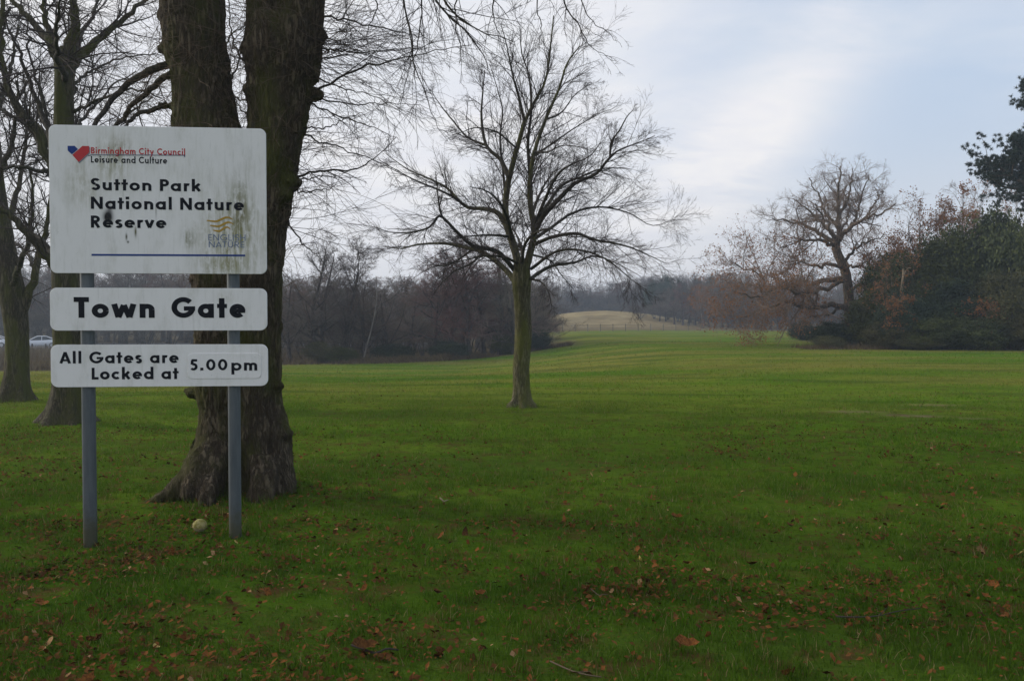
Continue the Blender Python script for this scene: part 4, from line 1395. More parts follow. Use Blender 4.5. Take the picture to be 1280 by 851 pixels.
def build_big():
    Y = 7.3
    rng = np.random.default_rng(301)
    base = np.array([(290 - 640) / F * Y, Y, gz((290 - 640) / F * Y, Y)])
    root = empty('old_lime_tree', base, 'massive old twin stemmed bare lime with flared roots right behind the sign', 'tree')
    s = Y / F
    T = Tubes()

    def tb(pts, K=26, sides=20):
        P = px_path([(a, b, d) for a, b, d, r_ in pts], Y, K)
        Rr = spline(np.array([[r_] for a, b, d, r_ in pts], float), K)[:, 0] * s
        # close both ends so the volume is solid
        P = np.concatenate([P[:1], P, P[-1:]])
        d0 = P[1] - P[2]
        P[0] = P[1] + d0 * 0.02
        P[-1] = P[-2] + (P[-2] - P[-3]) * 0.02
        Rr = np.concatenate([[0.001], Rr, [0.001]])
        T.add(P, Rr, sides)
        return P[1:-1], Rr[1:-1]
    A, rA = tb([(264, 640, 0, 44), (266, 615, 0, 42), (277, 565, 0, 35), (284, 520, 0, 33), (284, 490, 0, 36), (283, 430, 0, 39), (284, 350, 0, 42), (276, 250, 0, 41), (263, 180, 0, 42),
                (256, 150, 0, 39), (251, 100, 0, 35), (244, 60, 0, 37), (240, 0, 0, 38), (238, -80, .05, 36), (242, -200, .1, 32), (236, -330, .2, 26), (240, -480, .2, 19), (236, -620, .2, 12), (238, -760, .2, 5)], 60, 26)
    B, rB = tb([(330, 640, -.05, 46), (329, 612, -.05, 42), (326, 575, 0, 38), (325, 545, 0, 38), (319, 500, 0, 34), (316, 420, 0, 34), (318, 350, 0, 34), (324, 300, 0, 34), (335, 222, 0, 36), (345, 165, 0, 34),
                (351, 110, 0, 39), (354, 65, 0, 46), (360, 30, 0, 42)], 46, 26)
    B1, rB1 = tb([(338, 110, 0, 25), (328, 60, 0, 20), (326, 20, 0, 17.5), (324, -60, 0, 17), (318, -200, -.1, 14), (322, -360, -.3, 10), (318, -520, -.4, 5)], 26, 16)
    B2, rB2 = tb([(362, 90, 0, 38), (372, 50, 0, 31), (376, 10, 0, 27.5), (378, -60, 0, 27), (388, -200, .1, 24), (392, -340, .2, 19), (402, -500, .3, 13), (408, -680, .4, 6)], 30, 18)
    for pts in ([(276, 560, -.1, 28), (252, 588, -.25, 22), (226, 610, -.3, 15), (204, 622, -.32, 10), (182, 632, -.3, 6)],
                [(262, 570, -.15, 24), (244, 605, -.38, 17), (232, 630, -.42, 11)],
                [(270, 585, -.25, 20), (262, 615, -.45, 14), (256, 640, -.5, 9)],
                [(344, 560, -.05, 18), (352, 592, -.12, 14), (360, 612, -.15, 10), (368, 628, -.15, 6)],
                [(330, 575, -.2, 24), (330, 610, -.36, 18), (332, 640, -.45, 10)],
                [(312, 590, -.2, 16), (310, 616, -.34, 12), (306, 640, -.4, 8)],
                [(346, 570, .2, 20), (358, 600, .5, 14), (370, 622, .8, 8)],
                [(262, 560, .3, 26), (240, 600, .7, 16), (220, 622, 1.0, 8)]):
        tb(pts, 14, 14)
    burls = [(243, 492, -.05, 13), (236, 488, 0, 8), (350, 543, -.04, 18), (205, 133, -.02, 10), (205, 22, 0, 9), (360, 228, -.05, 19), (352, 245, -.1, 18), (392, 118, 0, 13), (318, 62, -.1, 16), (342, 482, -.05, 13),
             (210, 62, 0, 12), (320, 112, -.15, 15), (340, 410, 0, 14), (250, 350, -.1, 14), (395, 45, 0, 14), (344, 330, 0, 12), (316, 36, 0, 9)]
    for px, py, d, r_ in burls:
        tb([(px, py - r_ * .6, d, r_ * .6), (px, py, d, r_), (px, py + r_ * .6, d, r_ * .6)], 6, 10)
    tmp = obj('trunk_raw', T.mesh('trunk_raw', base), M['bark_big'])
    md = tmp.modifiers.new('r', 'REMESH')
    md.mode = 'VOXEL'
    md.voxel_size = 0.021
    md.use_smooth_shade = True
    sm_ = tmp.modifiers.new('s', 'SMOOTH')
    sm_.iterations = 4
    sm_.factor = 0.5
    dg = bpy.context.evaluated_depsgraph_get()
    me = bpy.data.meshes.new_from_object(tmp.evaluated_get(dg))
    bpy.data.objects.remove(tmp)
    n = len(me.vertices)
    co = np.empty(n * 3, np.float32)
    me.vertices.foreach_get('co', co)
    co = co.reshape(-1, 3).astype(np.float64)
    no = np.empty(n * 3, np.float32)
    me.vertex_normals.foreach_get('vector', no)
    no = no.reshape(-1, 3)
    # knobbly lumps, long fluting and furrowed bark
    warp = co + 0.10 * np.stack([fbm(co * 1.5, 2, 1), fbm(co * 1.5, 2, 2), fbm(co * 1.5, 2, 3)], 1)
    d = 0.034 * fbm(warp * np.array([2.6, 2.6, 1.2]), 3, 11)
    d += 0.020 * np.clip(fbm(co * np.array([7, 7, 5.0]), 3, 15), 0, 1) * (co[:, 2] > 1.2)
    d += 0.020 * fbm(warp * np.array([8, 8, 1.8]), 3, 21)
    fr = np.abs(fbm(warp * np.array([25, 25, 3.6]) + 0.55 * np.stack([fbm(co * 6, 2, 51), fbm(co * 6, 2, 52), fbm(co * 6, 2, 53)], 1), 3, 31))
    d -= 0.014 * (1 - np.clip(fr / 0.16, 0, 1))
    # buttress roots and the dark hollow between the two stems
    low = np.exp(-np.maximum(co[:, 2], 0) / 0.35)
    d += 0.075 * low * fbm(co * np.array([5.5, 5.5, 0.8]) + 3.3, 2, 61)
    hc = at(297, 603, 6.95) - base
    hd = ((co - hc) / np.array([0.085, 0.22, 0.20])) ** 2
    d -= 0.20 * np.exp(-hd.sum(1)) * (no[:, 1] < 0.3)
    d += 0.009 * vnoise(co * np.array([42, 42, 20]), 41)
    co = co + no * d[:, None]
    me.vertices.foreach_set('co', co.astype(np.float32).ravel())
    me.update()
    me.name = 'trunk'
    obj('trunk', me, M['bark_big'], root)
    # limbs: some droop left past the sign, long ones arch out above the picture and hang down
    paths = [
        ([(214, 78, 0, ), (190, 88, -.1), (165, 102, -.2), (146, 118, -.3), (128, 142, -.4), (112, 168, -.5), (104, 200, -.5)], 10, 4),
        ([(215, 92, 0), (196, 104, .1), (176, 122, .2), (160, 140, .3), (142, 162, .4), (120, 190, .5)], 9, 4),
        ([(208, 130, 0), (190, 138, -.1), (172, 144, -.2), (158, 156, -.3), (140, 176, -.3)], 7, 3),
        ([(382, 123, 0), (420, 100, -.1), (455, 83, -.2), (484, 78, -.3), (512, 71, -.4), (548, 62, -.5), (590, 57, -.6)], 3.6, 0.7),
        ([(398, 20, 0), (432, 25, .1), (470, 33, .2), (505, 41, .3), (532, 48, .4), (560, 66, .5)], 3.0, 0.6),
        ([(384, 122, 0), (420, 128, .2), (462, 132, .4), (500, 130, .6), (540, 137, .8)], 2.4, 0.5),
        ([(384, 126, 0), (410, 140, -.2), (440, 150, -.4), (470, 160, -.5), (500, 176, -.6)], 2.4, 0.5),
        ([(368, 221, 0), (404, 215, -.1), (448, 210, -.2), (470, 196, -.25), (496, 172, -.3)], 3.4, 0.7),
        ([(366, 222, 0), (388, 224, .2), (410, 220, .4), (436, 232, .5)], 2.4, 0.5),
        ([(362, 238, 0), (385, 240, -.2), (410, 236, -.4), (440, 226, -.5)], 2.4, 0.5),
        ([(376, 165, 0), (402, 178, .2), (436, 188, .4), (468, 200, .5), (510, 222, .6), (556, 232, .7)], 2.6, 0.5),
        ([(375, 160, 0), (404, 160, -.3), (430, 150, -.5), (455, 140, -.7)], 2.2, 0.5),
        ([(400, 60, 0), (424, 64, -.1), (450, 66, -.3), (500, 62, -.5), (540, 60, -.6)], 2.4, 0.5),
        ([(400, 74, 0), (426, 70, .3), (468, 66, .5), (520, 60, .7)], 2.2, 0.5),
        ([(396, 96, 0), (425, 110, -.4), (462, 118, -.8), (500, 140, -1.1)], 2.2, 0.5),
        ([(360, 276, 0), (374, 300, -.1), (388, 312, -.2), (402, 326, -.3)], 2.5, 0.6),
        # thin branches crossing behind the gap between the stems
        ([(276, 120, .3), (292, 92, .5), (304, 60, .6), (322, 28, .7)], 3.2, 1.2),
        ([(316, 88, .2), (300, 70, .4), (290, 44, .6), (286, 10, .8), (290, -30, .9)], 3.2, 1.2),
        ([(318, 128, .2), (300, 124, .5), (284, 116, .7), (262, 96, .9)], 2.6, 1.0),
        ([(280, 60, .3), (292, 40, .5), (306, 30, .7), (330, -10, .9)], 2.6, 1.0),
        ([(318, 150, .2), (302, 138, .4), (290, 110, .6), (292, 70, .7)], 2.2, 1.0),
        # great arching limbs above the frame
        ([(384, -90, 0), (430, -150, -.3), (490, -170, -.6), (560, -150, -.9), (620, -100, -1.1), (660, -40, -1.2)], 12, 1.4),
        ([(390, -180, 0), (470, -250, .5), (560, -260, 1), (640, -200, 1.4), (690, -110, 1.6), (730, -20, 1.7)], 14, 2),
        ([(382, -40, 0), (420, -90, .6), (462, -100, 1), (505, -70, 1.3), (536, -20, 1.5), (548, 6, 1.5), (588, 44, 1.6), (606, 72, 1.65), (614, 96, 1.7)], 8, 0.8),
        ([(384, -60, 0), (440, -110, -.6), (500, -110, -1), (540, -60, -1.2), (556, 0, -1.3), (584, 30, -1.3), (640, 52, -1.4)], 7, 0.7),
        ([(392, -220, 0), (480, -320, -.6), (600, -330, -1.2), (720, -270, -1.6), (800, -230, -1.8), (850, -190, -1.9), (900, -160, -2)], 12, 1.4),
        ([(240, -200, 0), (180, -280, -.5), (110, -260, -1), (50, -180, -1.3), (10, -80, -1.5)], 14, 2.5),
        ([(238, -120, 0), (200, -170, .5), (160, -160, 1), (120, -110, 1.4), (96, -50, 1.6)], 11, 2),
        ([(318, -220, 0), (300, -330, -.8), (320, -430, -1.6), (360, -480, -2.4)], 10, 2),
        ([(240, -360, 0), (180, -460, .6), (120, -500, 1.2), (60, -470, 1.8)], 12, 2),
        ([(400, -460, 0), (470, -560, .6), (560, -600, 1.2), (650, -560, 1.8)], 11, 2),
        ([(320, -400, 0), (290, -520, 1), (270, -620, 2)], 9, 2),
        ([(238, -520, 0), (290, -640, -.8), (340, -700, -1.4)], 9, 2),
        # hanging shoots
        ([(470, -110, 1), (496, -40, 1.1), (506, 10, 1.2), (515, 54, 1.2), (518, 84, 1.3), (530, 112, 1.4), (542, 148, 1.4), (560, 176, 1.4)], 3.5, 0.6),
        ([(505, -80, 1.3), (524, -20, 1.2), (526, 26, 1.1), (520, 64, 1.0), (506, 104, 1), (498, 150, 1)], 3, 0.6),
        ([(496, -50, 1.1), (508, 20, 1.6), (516, 70, 1.6), (520, 120, 1.6), (522, 186, 1.6)], 2.4, 0.5),
        ([(640, -100, 1.4), (668, -40, 1.4), (672, 12, 1.4), (676, 40, 1.4), (672, 76, 1.4)], 3, 0.6),
        ([(690, -80, 1.6), (704, 0, 1.6), (722, 30, 1.6), (740, 60, 1.6), (770, 76, 1.6)], 3.4, 0.6),
        ([(700, -60, 1.2), (722, -10, 1.2), (738, 24, 1.2), (760, 40, 1.2), (778, 58, 1.2)], 2.4, 0.5),
        ([(560, -120, -.9), (572, -40, -1), (570, 20, -1), (576, 80, -1)], 3, 0.6),
        ([(600, -90, -1), (618, -30, -1), (616, 20, -1), (630, 56, -1)], 3, 0.6),
        ([(430, -150, -.3), (440, -60, -.4), (432, 0, -.4), (440, 50, -.4)], 3, 0.6),
        ([(450, -100, .9), (462, -30, .9), (470, 10, .9), (460, 40, .9), (466, 90, 1)], 3, 0.6),
        ([(760, -200, -1.7), (780, -120, -1.7), (800, -70, -1.7), (830, -50, -1.7), (850, -34, -1.7)], 2.4, 0.5),
        ([(800, -170, -1.8), (850, -110, -1.8), (890, -86, -1.8), (910, -56, -1.8), (926, -34, -1.8)], 2.4, 0.5),
    ]
    P, Rr, L = limbs_from(paths, Y, 22, 1)
    jit = rng.normal(size=P.shape) * 0.008
    jit[:, 0] = 0
    P = P + jit
    for a, b in zip(P, Rr):
        Tubes().add(a, b, 9 if b[0] > 0.02 else 6).build('limb', M['bark_big'] if b[0] > 0.05 else M['limb'], root, base)
    C = Tubes()
    # trop < 0: lime twigs hang
    res = ramify(rng, P, Rr, L, [
        dict(n=4.2, per_m=True, ang=0.65, len=0.34, rad=0.5, K=8, wig=0.08, trop=-0.03, sides=4, tmin=0.12, fall=0.35, tip=0.4, minr=0.0022, rmax=0.007, lmax=0.85),
        dict(n=4.0, ang=0.6, len=0.50, rad=0.6, K=5, wig=0.12, trop=-0.03, sides=3, tmin=0.1, minr=0.0018, tip=0.5, lmax=0.5),
        dict(n=2.2, ang=0.6, len=0.5, rad=0.7, K=3, wig=0.12, trop=-0.02, sides=3, tmin=0.1, minr=0.0013, tip=0.6)])
    for p, r_, s_ in res:
        C.add(p, r_, s_)
    C.build('twigs', M['twig'], root, base, kind='stuff')
    # epicormic shoots bristling from the stems
    S = Tubes()
    for (Pst, rst, cnt) in ((A, rA, 620), (B, rB, 420), (B1, rB1, 150), (B2, rB2, 260)):
        K1 = len(Pst)
        t = rng.random(cnt) * 0.999
        zrow = Pst[(t * (K1 - 1)).astype(int), 2]
        keep = (zrow > 1.7) & (zrow < 5.6)
        t = t[keep]
        m = len(t)
        gi = t * (K1 - 1)
        i = np.minimum(gi.astype(int), K1 - 2)
        f = (gi - i)[:, None]
        p = Pst[i] * (1 - f) + Pst[i + 1] * f
        r_ = rst[i]
        a = rng.random(m) * 2 * math.pi
        o = np.stack([np.cos(a), np.sin(a), np.zeros(m)], 1)
        p = p + o * (r_ * 0.95)[:, None]
        side = np.stack([-o[:, 1], o[:, 0], np.zeros(m)], 1)
        d = o * 0.55 + side * rng.normal(size=(m, 1)) * 0.8 + np.array([[0, 0, 1]]) * rng.normal(size=(m, 1)) * 0.6
        ln = 0.22 + 0.5 * rng.random(m)
        out = np.abs(o[:, 0]) > 0.75
        ln = np.where(out & (rng.random(m) < 0.6), ln * 1.9, ln)
        P1, R1 = grow(rng, p, d, ln, np.full(m, 0.0026) * (0.7 + 0.7 * rng.random(m)), 7, 0.22, 0.015, 0.4)
        S.add(P1, R1, 3)
        r2 = ramify(rng, P1, R1, ln, [dict(n=3.0, ang=0.6, len=0.6, rad=0.6, K=4, wig=0.16, trop=0.0, sides=3, tmin=0.1, minr=0.0013, tip=0.5)])
        S.add(*r2[0])
    S.build('shoots', M['twig_pale'], root, base, kind='stuff')
    # more, darker sprays on the right flank of the trunk
    S = Tubes()
    B_all = np.concatenate([B, B2])
    rB_all = np.concatenate([rB, rB2])
    sel = np.where((B_all[:, 2] > 2.4) & (B_all[:, 2] < 5.2))[0]
    pick = sel[rng.integers(0, len(sel), 62)]
    p = B_all[pick] + np.stack([rB_all[pick] * 0.85, rng.normal(size=62) * 0.1, rng.normal(size=62) * 0.04], 1)
    d = np.stack([np.ones(62), rng.normal(size=62) * 0.5, rng.normal(size=62) * 0.28 - 0.02], 1)
    ln = 0.5 + 0.8 * rng.random(62)
    P1, R1 = grow(rng, p, d, ln, np.full(62, 0.0033), 9, 0.09, 0.0, 0.3)
    S.add(P1, R1, 4)
    for p_, r_, s_ in ramify(rng, P1, R1, ln, [dict(n=7, ang=0.5, len=0.5, rad=0.6, K=5, wig=0.11, trop=0.0, sides=3, tmin=0.15, minr=0.0017, tip=0.5),
                                               dict(n=2.5, ang=0.5, len=0.5, rad=0.7, K=3, wig=0.11, trop=-0.01, sides=3, tmin=0.1, minr=0.0013, tip=0.5)]):
        S.add(p_, r_, s_)
    S.build('side_twigs', M['twig'], root, base, kind='stuff')


build_big()

# ------------------------------------------------------------------ the sign
YL, YR = 5.75, 5.875
pl_ = np.array([(61 - 640) / F * YL, YL])
pr_ = np.array([(334 - 640) / F * YR, YR])
su = (pr_ - pl_) / np.linalg.norm(pr_ - pl_)
SC0 = np.array([*(pl_ + pr_) / 2, 0.0])
SYAW = math.atan2(su[1], su[0])
SN = np.array([su[1], -su[0], 0.0])              # out of the face, towards the camera


def on_sign(px, py, off=0.0):
    d = ray(px, py)
    o = np.array((0, 0, CAM_Z))
    P0 = SC0 + SN * off
    t = ((P0 - o) @ SN) / (d @ SN)
    p = o + d * t
    return float((p - SC0)[:2] @ su), float(p[2])


SIGN = empty('park_sign', SC0, 'weathered white park sign of three panels on two grey posts, reading Town Gate', 'sign', None, SYAW)


def panel_material(name, stains, base=(0.80, 0.785, 0.78)):
    m, k, b = material(name, 0.6, 0.15)
    oc = k.n('ShaderNodeTexCoord').outputs['Object']
    sx = k.n('ShaderNodeSeparateXYZ', {0: oc})
    x, z = sx.outputs[0], sx.outputs[2]
    n1 = k.noise(oc, 3.0, 5, 0.65)
    run = k.noise(k.mapping(oc, (1, 1, 0.10)), 34, 5, 0.7)
    spk = k.noise(oc, 75, 2, 0.5)
    mot = k.noise(k.mapping(oc, (1, 1, 0.5)), 26, 5, 0.7)
    col = k.mix(k.step(n1, 0.3, 0.75, 0, 0.35), base, tuple(c * 0.88 for c in base))
    col = k.mix(k.step(run, 0.52, 0.78, 0, 0.38), col, (0.42, 0.42, 0.38))
    col = k.mix(k.step(spk, 0.70, 0.78, 0, 0.5), col, (0.25, 0.25, 0.22))
    for (px, py, wu, hv, c, amt, kind) in stains:
        u, v = on_sign(px, py)
        ru, rv_ = wu * 5.8 / F, hv * 5.8 / F
        a = k.math('POWER', k.math('DIVIDE', k.math('SUBTRACT', x, u), ru), 2.0)
        e = k.math('POWER', k.math('DIVIDE', k.math('SUBTRACT', z, v), rv_), 2.0)
        f = k.math('EXPONENT', k.math('MULTIPLY', k.math('ADD', a, e), -1.0))
        if kind == 'algae':
            f = k.math('MULTIPLY', f, k.math('MULTIPLY', k.step(run, 0.30, 0.62), k.step(mot, 0.28, 0.58)))
        f = k.math('MULTIPLY', f, amt, clamp=True)
        col = k.mix(f, col, c)
    gr = k.noise(k.mapping(oc, (1, 1, 0.35), (8, 2, 5)), 7.0, 6, 0.7)
    col = k.mix(k.step(gr, 0.48, 0.75, 0, 0.35), col, (0.36, 0.36, 0.28))
    # scratches
    scr = k.noise(k.mapping(oc, (1, 1, 0.05), (3, 0, 1.3)), 60, 2, 0.5)
    col = k.mix(k.step(scr, 0.74, 0.80, 0, 0.5), col, (0.2, 0.2, 0.19))
    k.set(b.inputs['Base Color'], col)
    bp = k.n('ShaderNodeBump', {'Strength': 0.06, 'Distance': 0.01, 'Height': n1})
    k.set(b.inputs['Normal'], bp.outputs[0])
    return m


ALG = (0.25, 0.24, 0.11)
TOPST = [(140, 200, 22, 30, ALG, 0.75, 'algae'), (150, 185, 12, 12, (0.2, 0.15, 0.07), 0.5, 'algae'), (97, 225, 14, 30, ALG, 0.45, 'algae'), (112, 240, 12, 22, ALG, 0.35, 'algae'),
         (300, 262, 13, 40, (0.15, 0.15, 0.06), 1.0, 'algae'), (290, 298, 36, 44, ALG, 1.1, 'algae'), (236, 298, 8, 12, (0.18, 0.18, 0.1), 0.9, 'algae'), (300, 268, 8, 18, (0.12, 0.10, 0.03), 0.8, 'algae'),
         (280, 332, 28, 12, ALG, 0.9, 'algae'), (135, 271.5, 5.2, 7.5, (0.012, 0.012, 0.015), 1.6, 'spray'), (137, 264, 3.2, 7, (0.03, 0.03, 0.035), 0.7, 'spray'),
         (158, 296, 1.2, 4, (0.05, 0.05, 0.02), 1.0, 'spray'), (169.5, 290, 1.4, 6, (0.08, 0.07, 0.01), 1.0, 'spray'), (160, 302.5, 1.2, 1.5, (0.04, 0.04, 0.02), 1.0, 'spray'),
         (262, 228, 3, 10, (0.35, 0.35, 0.30), 0.5, 'algae'), (195, 263, 1.0, 9, (0.2, 0.2, 0.18), 0.6, 'spray'), (230, 215, 40, 20, (0.5, 0.5, 0.44), 0.4, 'algae')]
M['panel_top'] = panel_material('sign_panel_algae', TOPST)
M['panel_mid'] = panel_material('sign_panel_clean', [(282, 372, 12, 8, ALG, 0.35, 'algae')])
M['panel_low'] = panel_material('sign_panel_low', [(130, 470, 14, 8, (0.5, 0.5, 0.46), 0.4, 'algae')])
for nm, c in (('ink', (0.012, 0.013, 0.018)), ('ink_red', (0.50, 0.055, 0.06)), ('ink_blue', (0.025, 0.055, 0.22)), ('ink_gold', (0.42, 0.26, 0.05)), ('ink_faded', (0.16, 0.20, 0.30)), ('ink_navy', (0.02, 0.035, 0.12)), ('ink_shade', (0.22, 0.23, 0.26))):
    mm, kk, bb = material(nm, 0.7, 0.08)
    oc = kk.n('ShaderNodeTexCoord').outputs['Object']
    f = kk.step(kk.noise(oc, 40, 4, 0.7), 0.5, 0.85, 0.0, 0.18)
    kk.set(bb.inputs['Base Color'], kk.mix(f, c, tuple(x * 0.6 + 0.12 for x in c)))
    M[nm] = mm
mm, k, b = material('grey_post_paint', 0.6, 0.25)
oc = k.n('ShaderNodeTexCoord').outputs['Object']
zz = k.n('ShaderNodeSeparateXYZ', {0: oc}).outputs[2]
f = k.noise(k.mapping(oc, (1, 1, 0.12)), 30, 5, 0.7)
f2 = k.noise(oc, 18, 6, 0.75)
col = k.mix(k.step(f, 0.3, 0.7), (0.074, 0.086, 0.095), (0.108, 0.120, 0.128))
col = k.mix(k.step(f2, 0.60, 0.72, 0, 0.8), col, (0.15, 0.155, 0.155))
col = k.mix(k.step(f2, 0.34, 0.24, 0, 0.7), col, (0.05, 0.045, 0.035))
mud = k.math('ADD', zz, k.math('MULTIPLY', f2, -0.30))
col = k.mix(k.step(mud, 0.12, -0.10, 0, 0.85), col, (0.06, 0.058, 0.03))
k.set(b.inputs['Base Color'], col)
M['post'] = mm


def rounded_panel(name, x0, x1, y0, y1, rad_px, mat, thick=0.012, front=0.0, parent=SIGN):
    """pixel corner box on the sign plane -> rounded slab; the face at `front` metres out of the plane"""
    u0, v1 = on_sign(x0, y0)
    u1, v0 = on_sign(x1, y1)
    v0b = on_sign(x0, y1)[1]
    v1b = on_sign(x1, y0)[1]
    v0, v1 = (v0 + v0b) / 2, (v1 + v1b) / 2
    r = rad_px * 5.8 / F
    out = []
    for cx, cz, a0 in ((u1 - r, v1 - r, 0), (u0 + r, v1 - r, 90), (u0 + r, v0 + r, 180), (u1 - r, v0 + r, 270)):
        for a in np.linspace(a0, a0 + 90, 7):
            out.append((cx + r * math.cos(R(a)), cz + r * math.sin(R(a))))
    out = np.array(out)
    n = len(out)
    c = out.mean(0)
    rings = []
    for off, sh in ((-front, 0.0025), (-front + 0.002, 0.0), (-front + thick - 0.002, 0.0), (-front + thick, 0.0025)):
        d = out - c
        q = c + d * (1 - sh / np.maximum(np.abs(d).max(1, keepdims=True), 0.02))
        rings.append(np.stack([q[:, 0], np.full(n, off), q[:, 1]], 1))
    V = np.concatenate(rings)
    Q = [(i * n + j, i * n + (j + 1) % n, (i + 1) * n + (j + 1) % n, (i + 1) * n + j) for i in range(3) for j in range(n)]
    me = mesh_np(name, V, [np.array(Q), np.array([list(range(n))[::-1], list(range(3 * n, 4 * n))])], False)
    return obj(name, me, mat, parent)


top_p = rounded_panel('panel', 60.5, 333.5, 158.5, 342, 8, M['panel_top'])
mid_p = rounded_panel('panel', 62, 334, 360, 413, 8.5, M['panel_mid'])
low_p = rounded_panel('panel', 63, 335, 430.5, 483, 8.5, M['panel_low'])
top_p['label'] = 'large top panel streaked with green algae'
mid_p['label'] = 'middle panel reading Town Gate'
low_p['label'] = 'bottom panel about the locking of the gates'
plate = rounded_panel('time_plate', 234, 327, 441.5, 473, 6, M['panel_mid'], thick=0.004, front=0.004, parent=low_p)

# posts stand behind the panels
for px_t, px_b, off in ((110, 115, 0.05), (294, 295.5, 0.05)):
    u, v = on_sign(px_b, 640, -off - 0.045)
    rr = 0.0465 if px_t < 200 else 0.0445
    zt = on_sign(px_t, 158)[1] - 0.04
    y = 0.012 + rr + 0.004
    Pp = np.array([(u, y, -0.35), (u, y, 0.6), (u, y, zt - 0.01), (u, y, zt), (u, y, zt + 0.002)])
    po = Tubes().add(Pp, np.array([rr, rr, rr, rr * 0.9, 0.001]), 28).build('post', M['post'], SIGN)
    for pan, pyc in ((top_p, 200), (top_p, 315), (mid_p, 386), (low_p, 457)):
        v = on_sign(px_t, pyc)[1]
        t = np.linspace(0, 2 * math.pi, 25)
        ring = np.stack([u + (rr + .002) * np.cos(t), y + (rr + .002) * np.sin(t), np.full(25, v)], 1)
        V = np.concatenate([ring + np.array([0, 0, dz]) for dz in (-.014, .014)])
        Q = [(i, i + 1, 26 + i, 25 + i) for i in range(24)]
        obj('clip', mesh_np('clip', V, [np.array(Q)]), M['rim'], po)

# ---- lettering: geometric sans letters drawn as strokes (cap height 1)


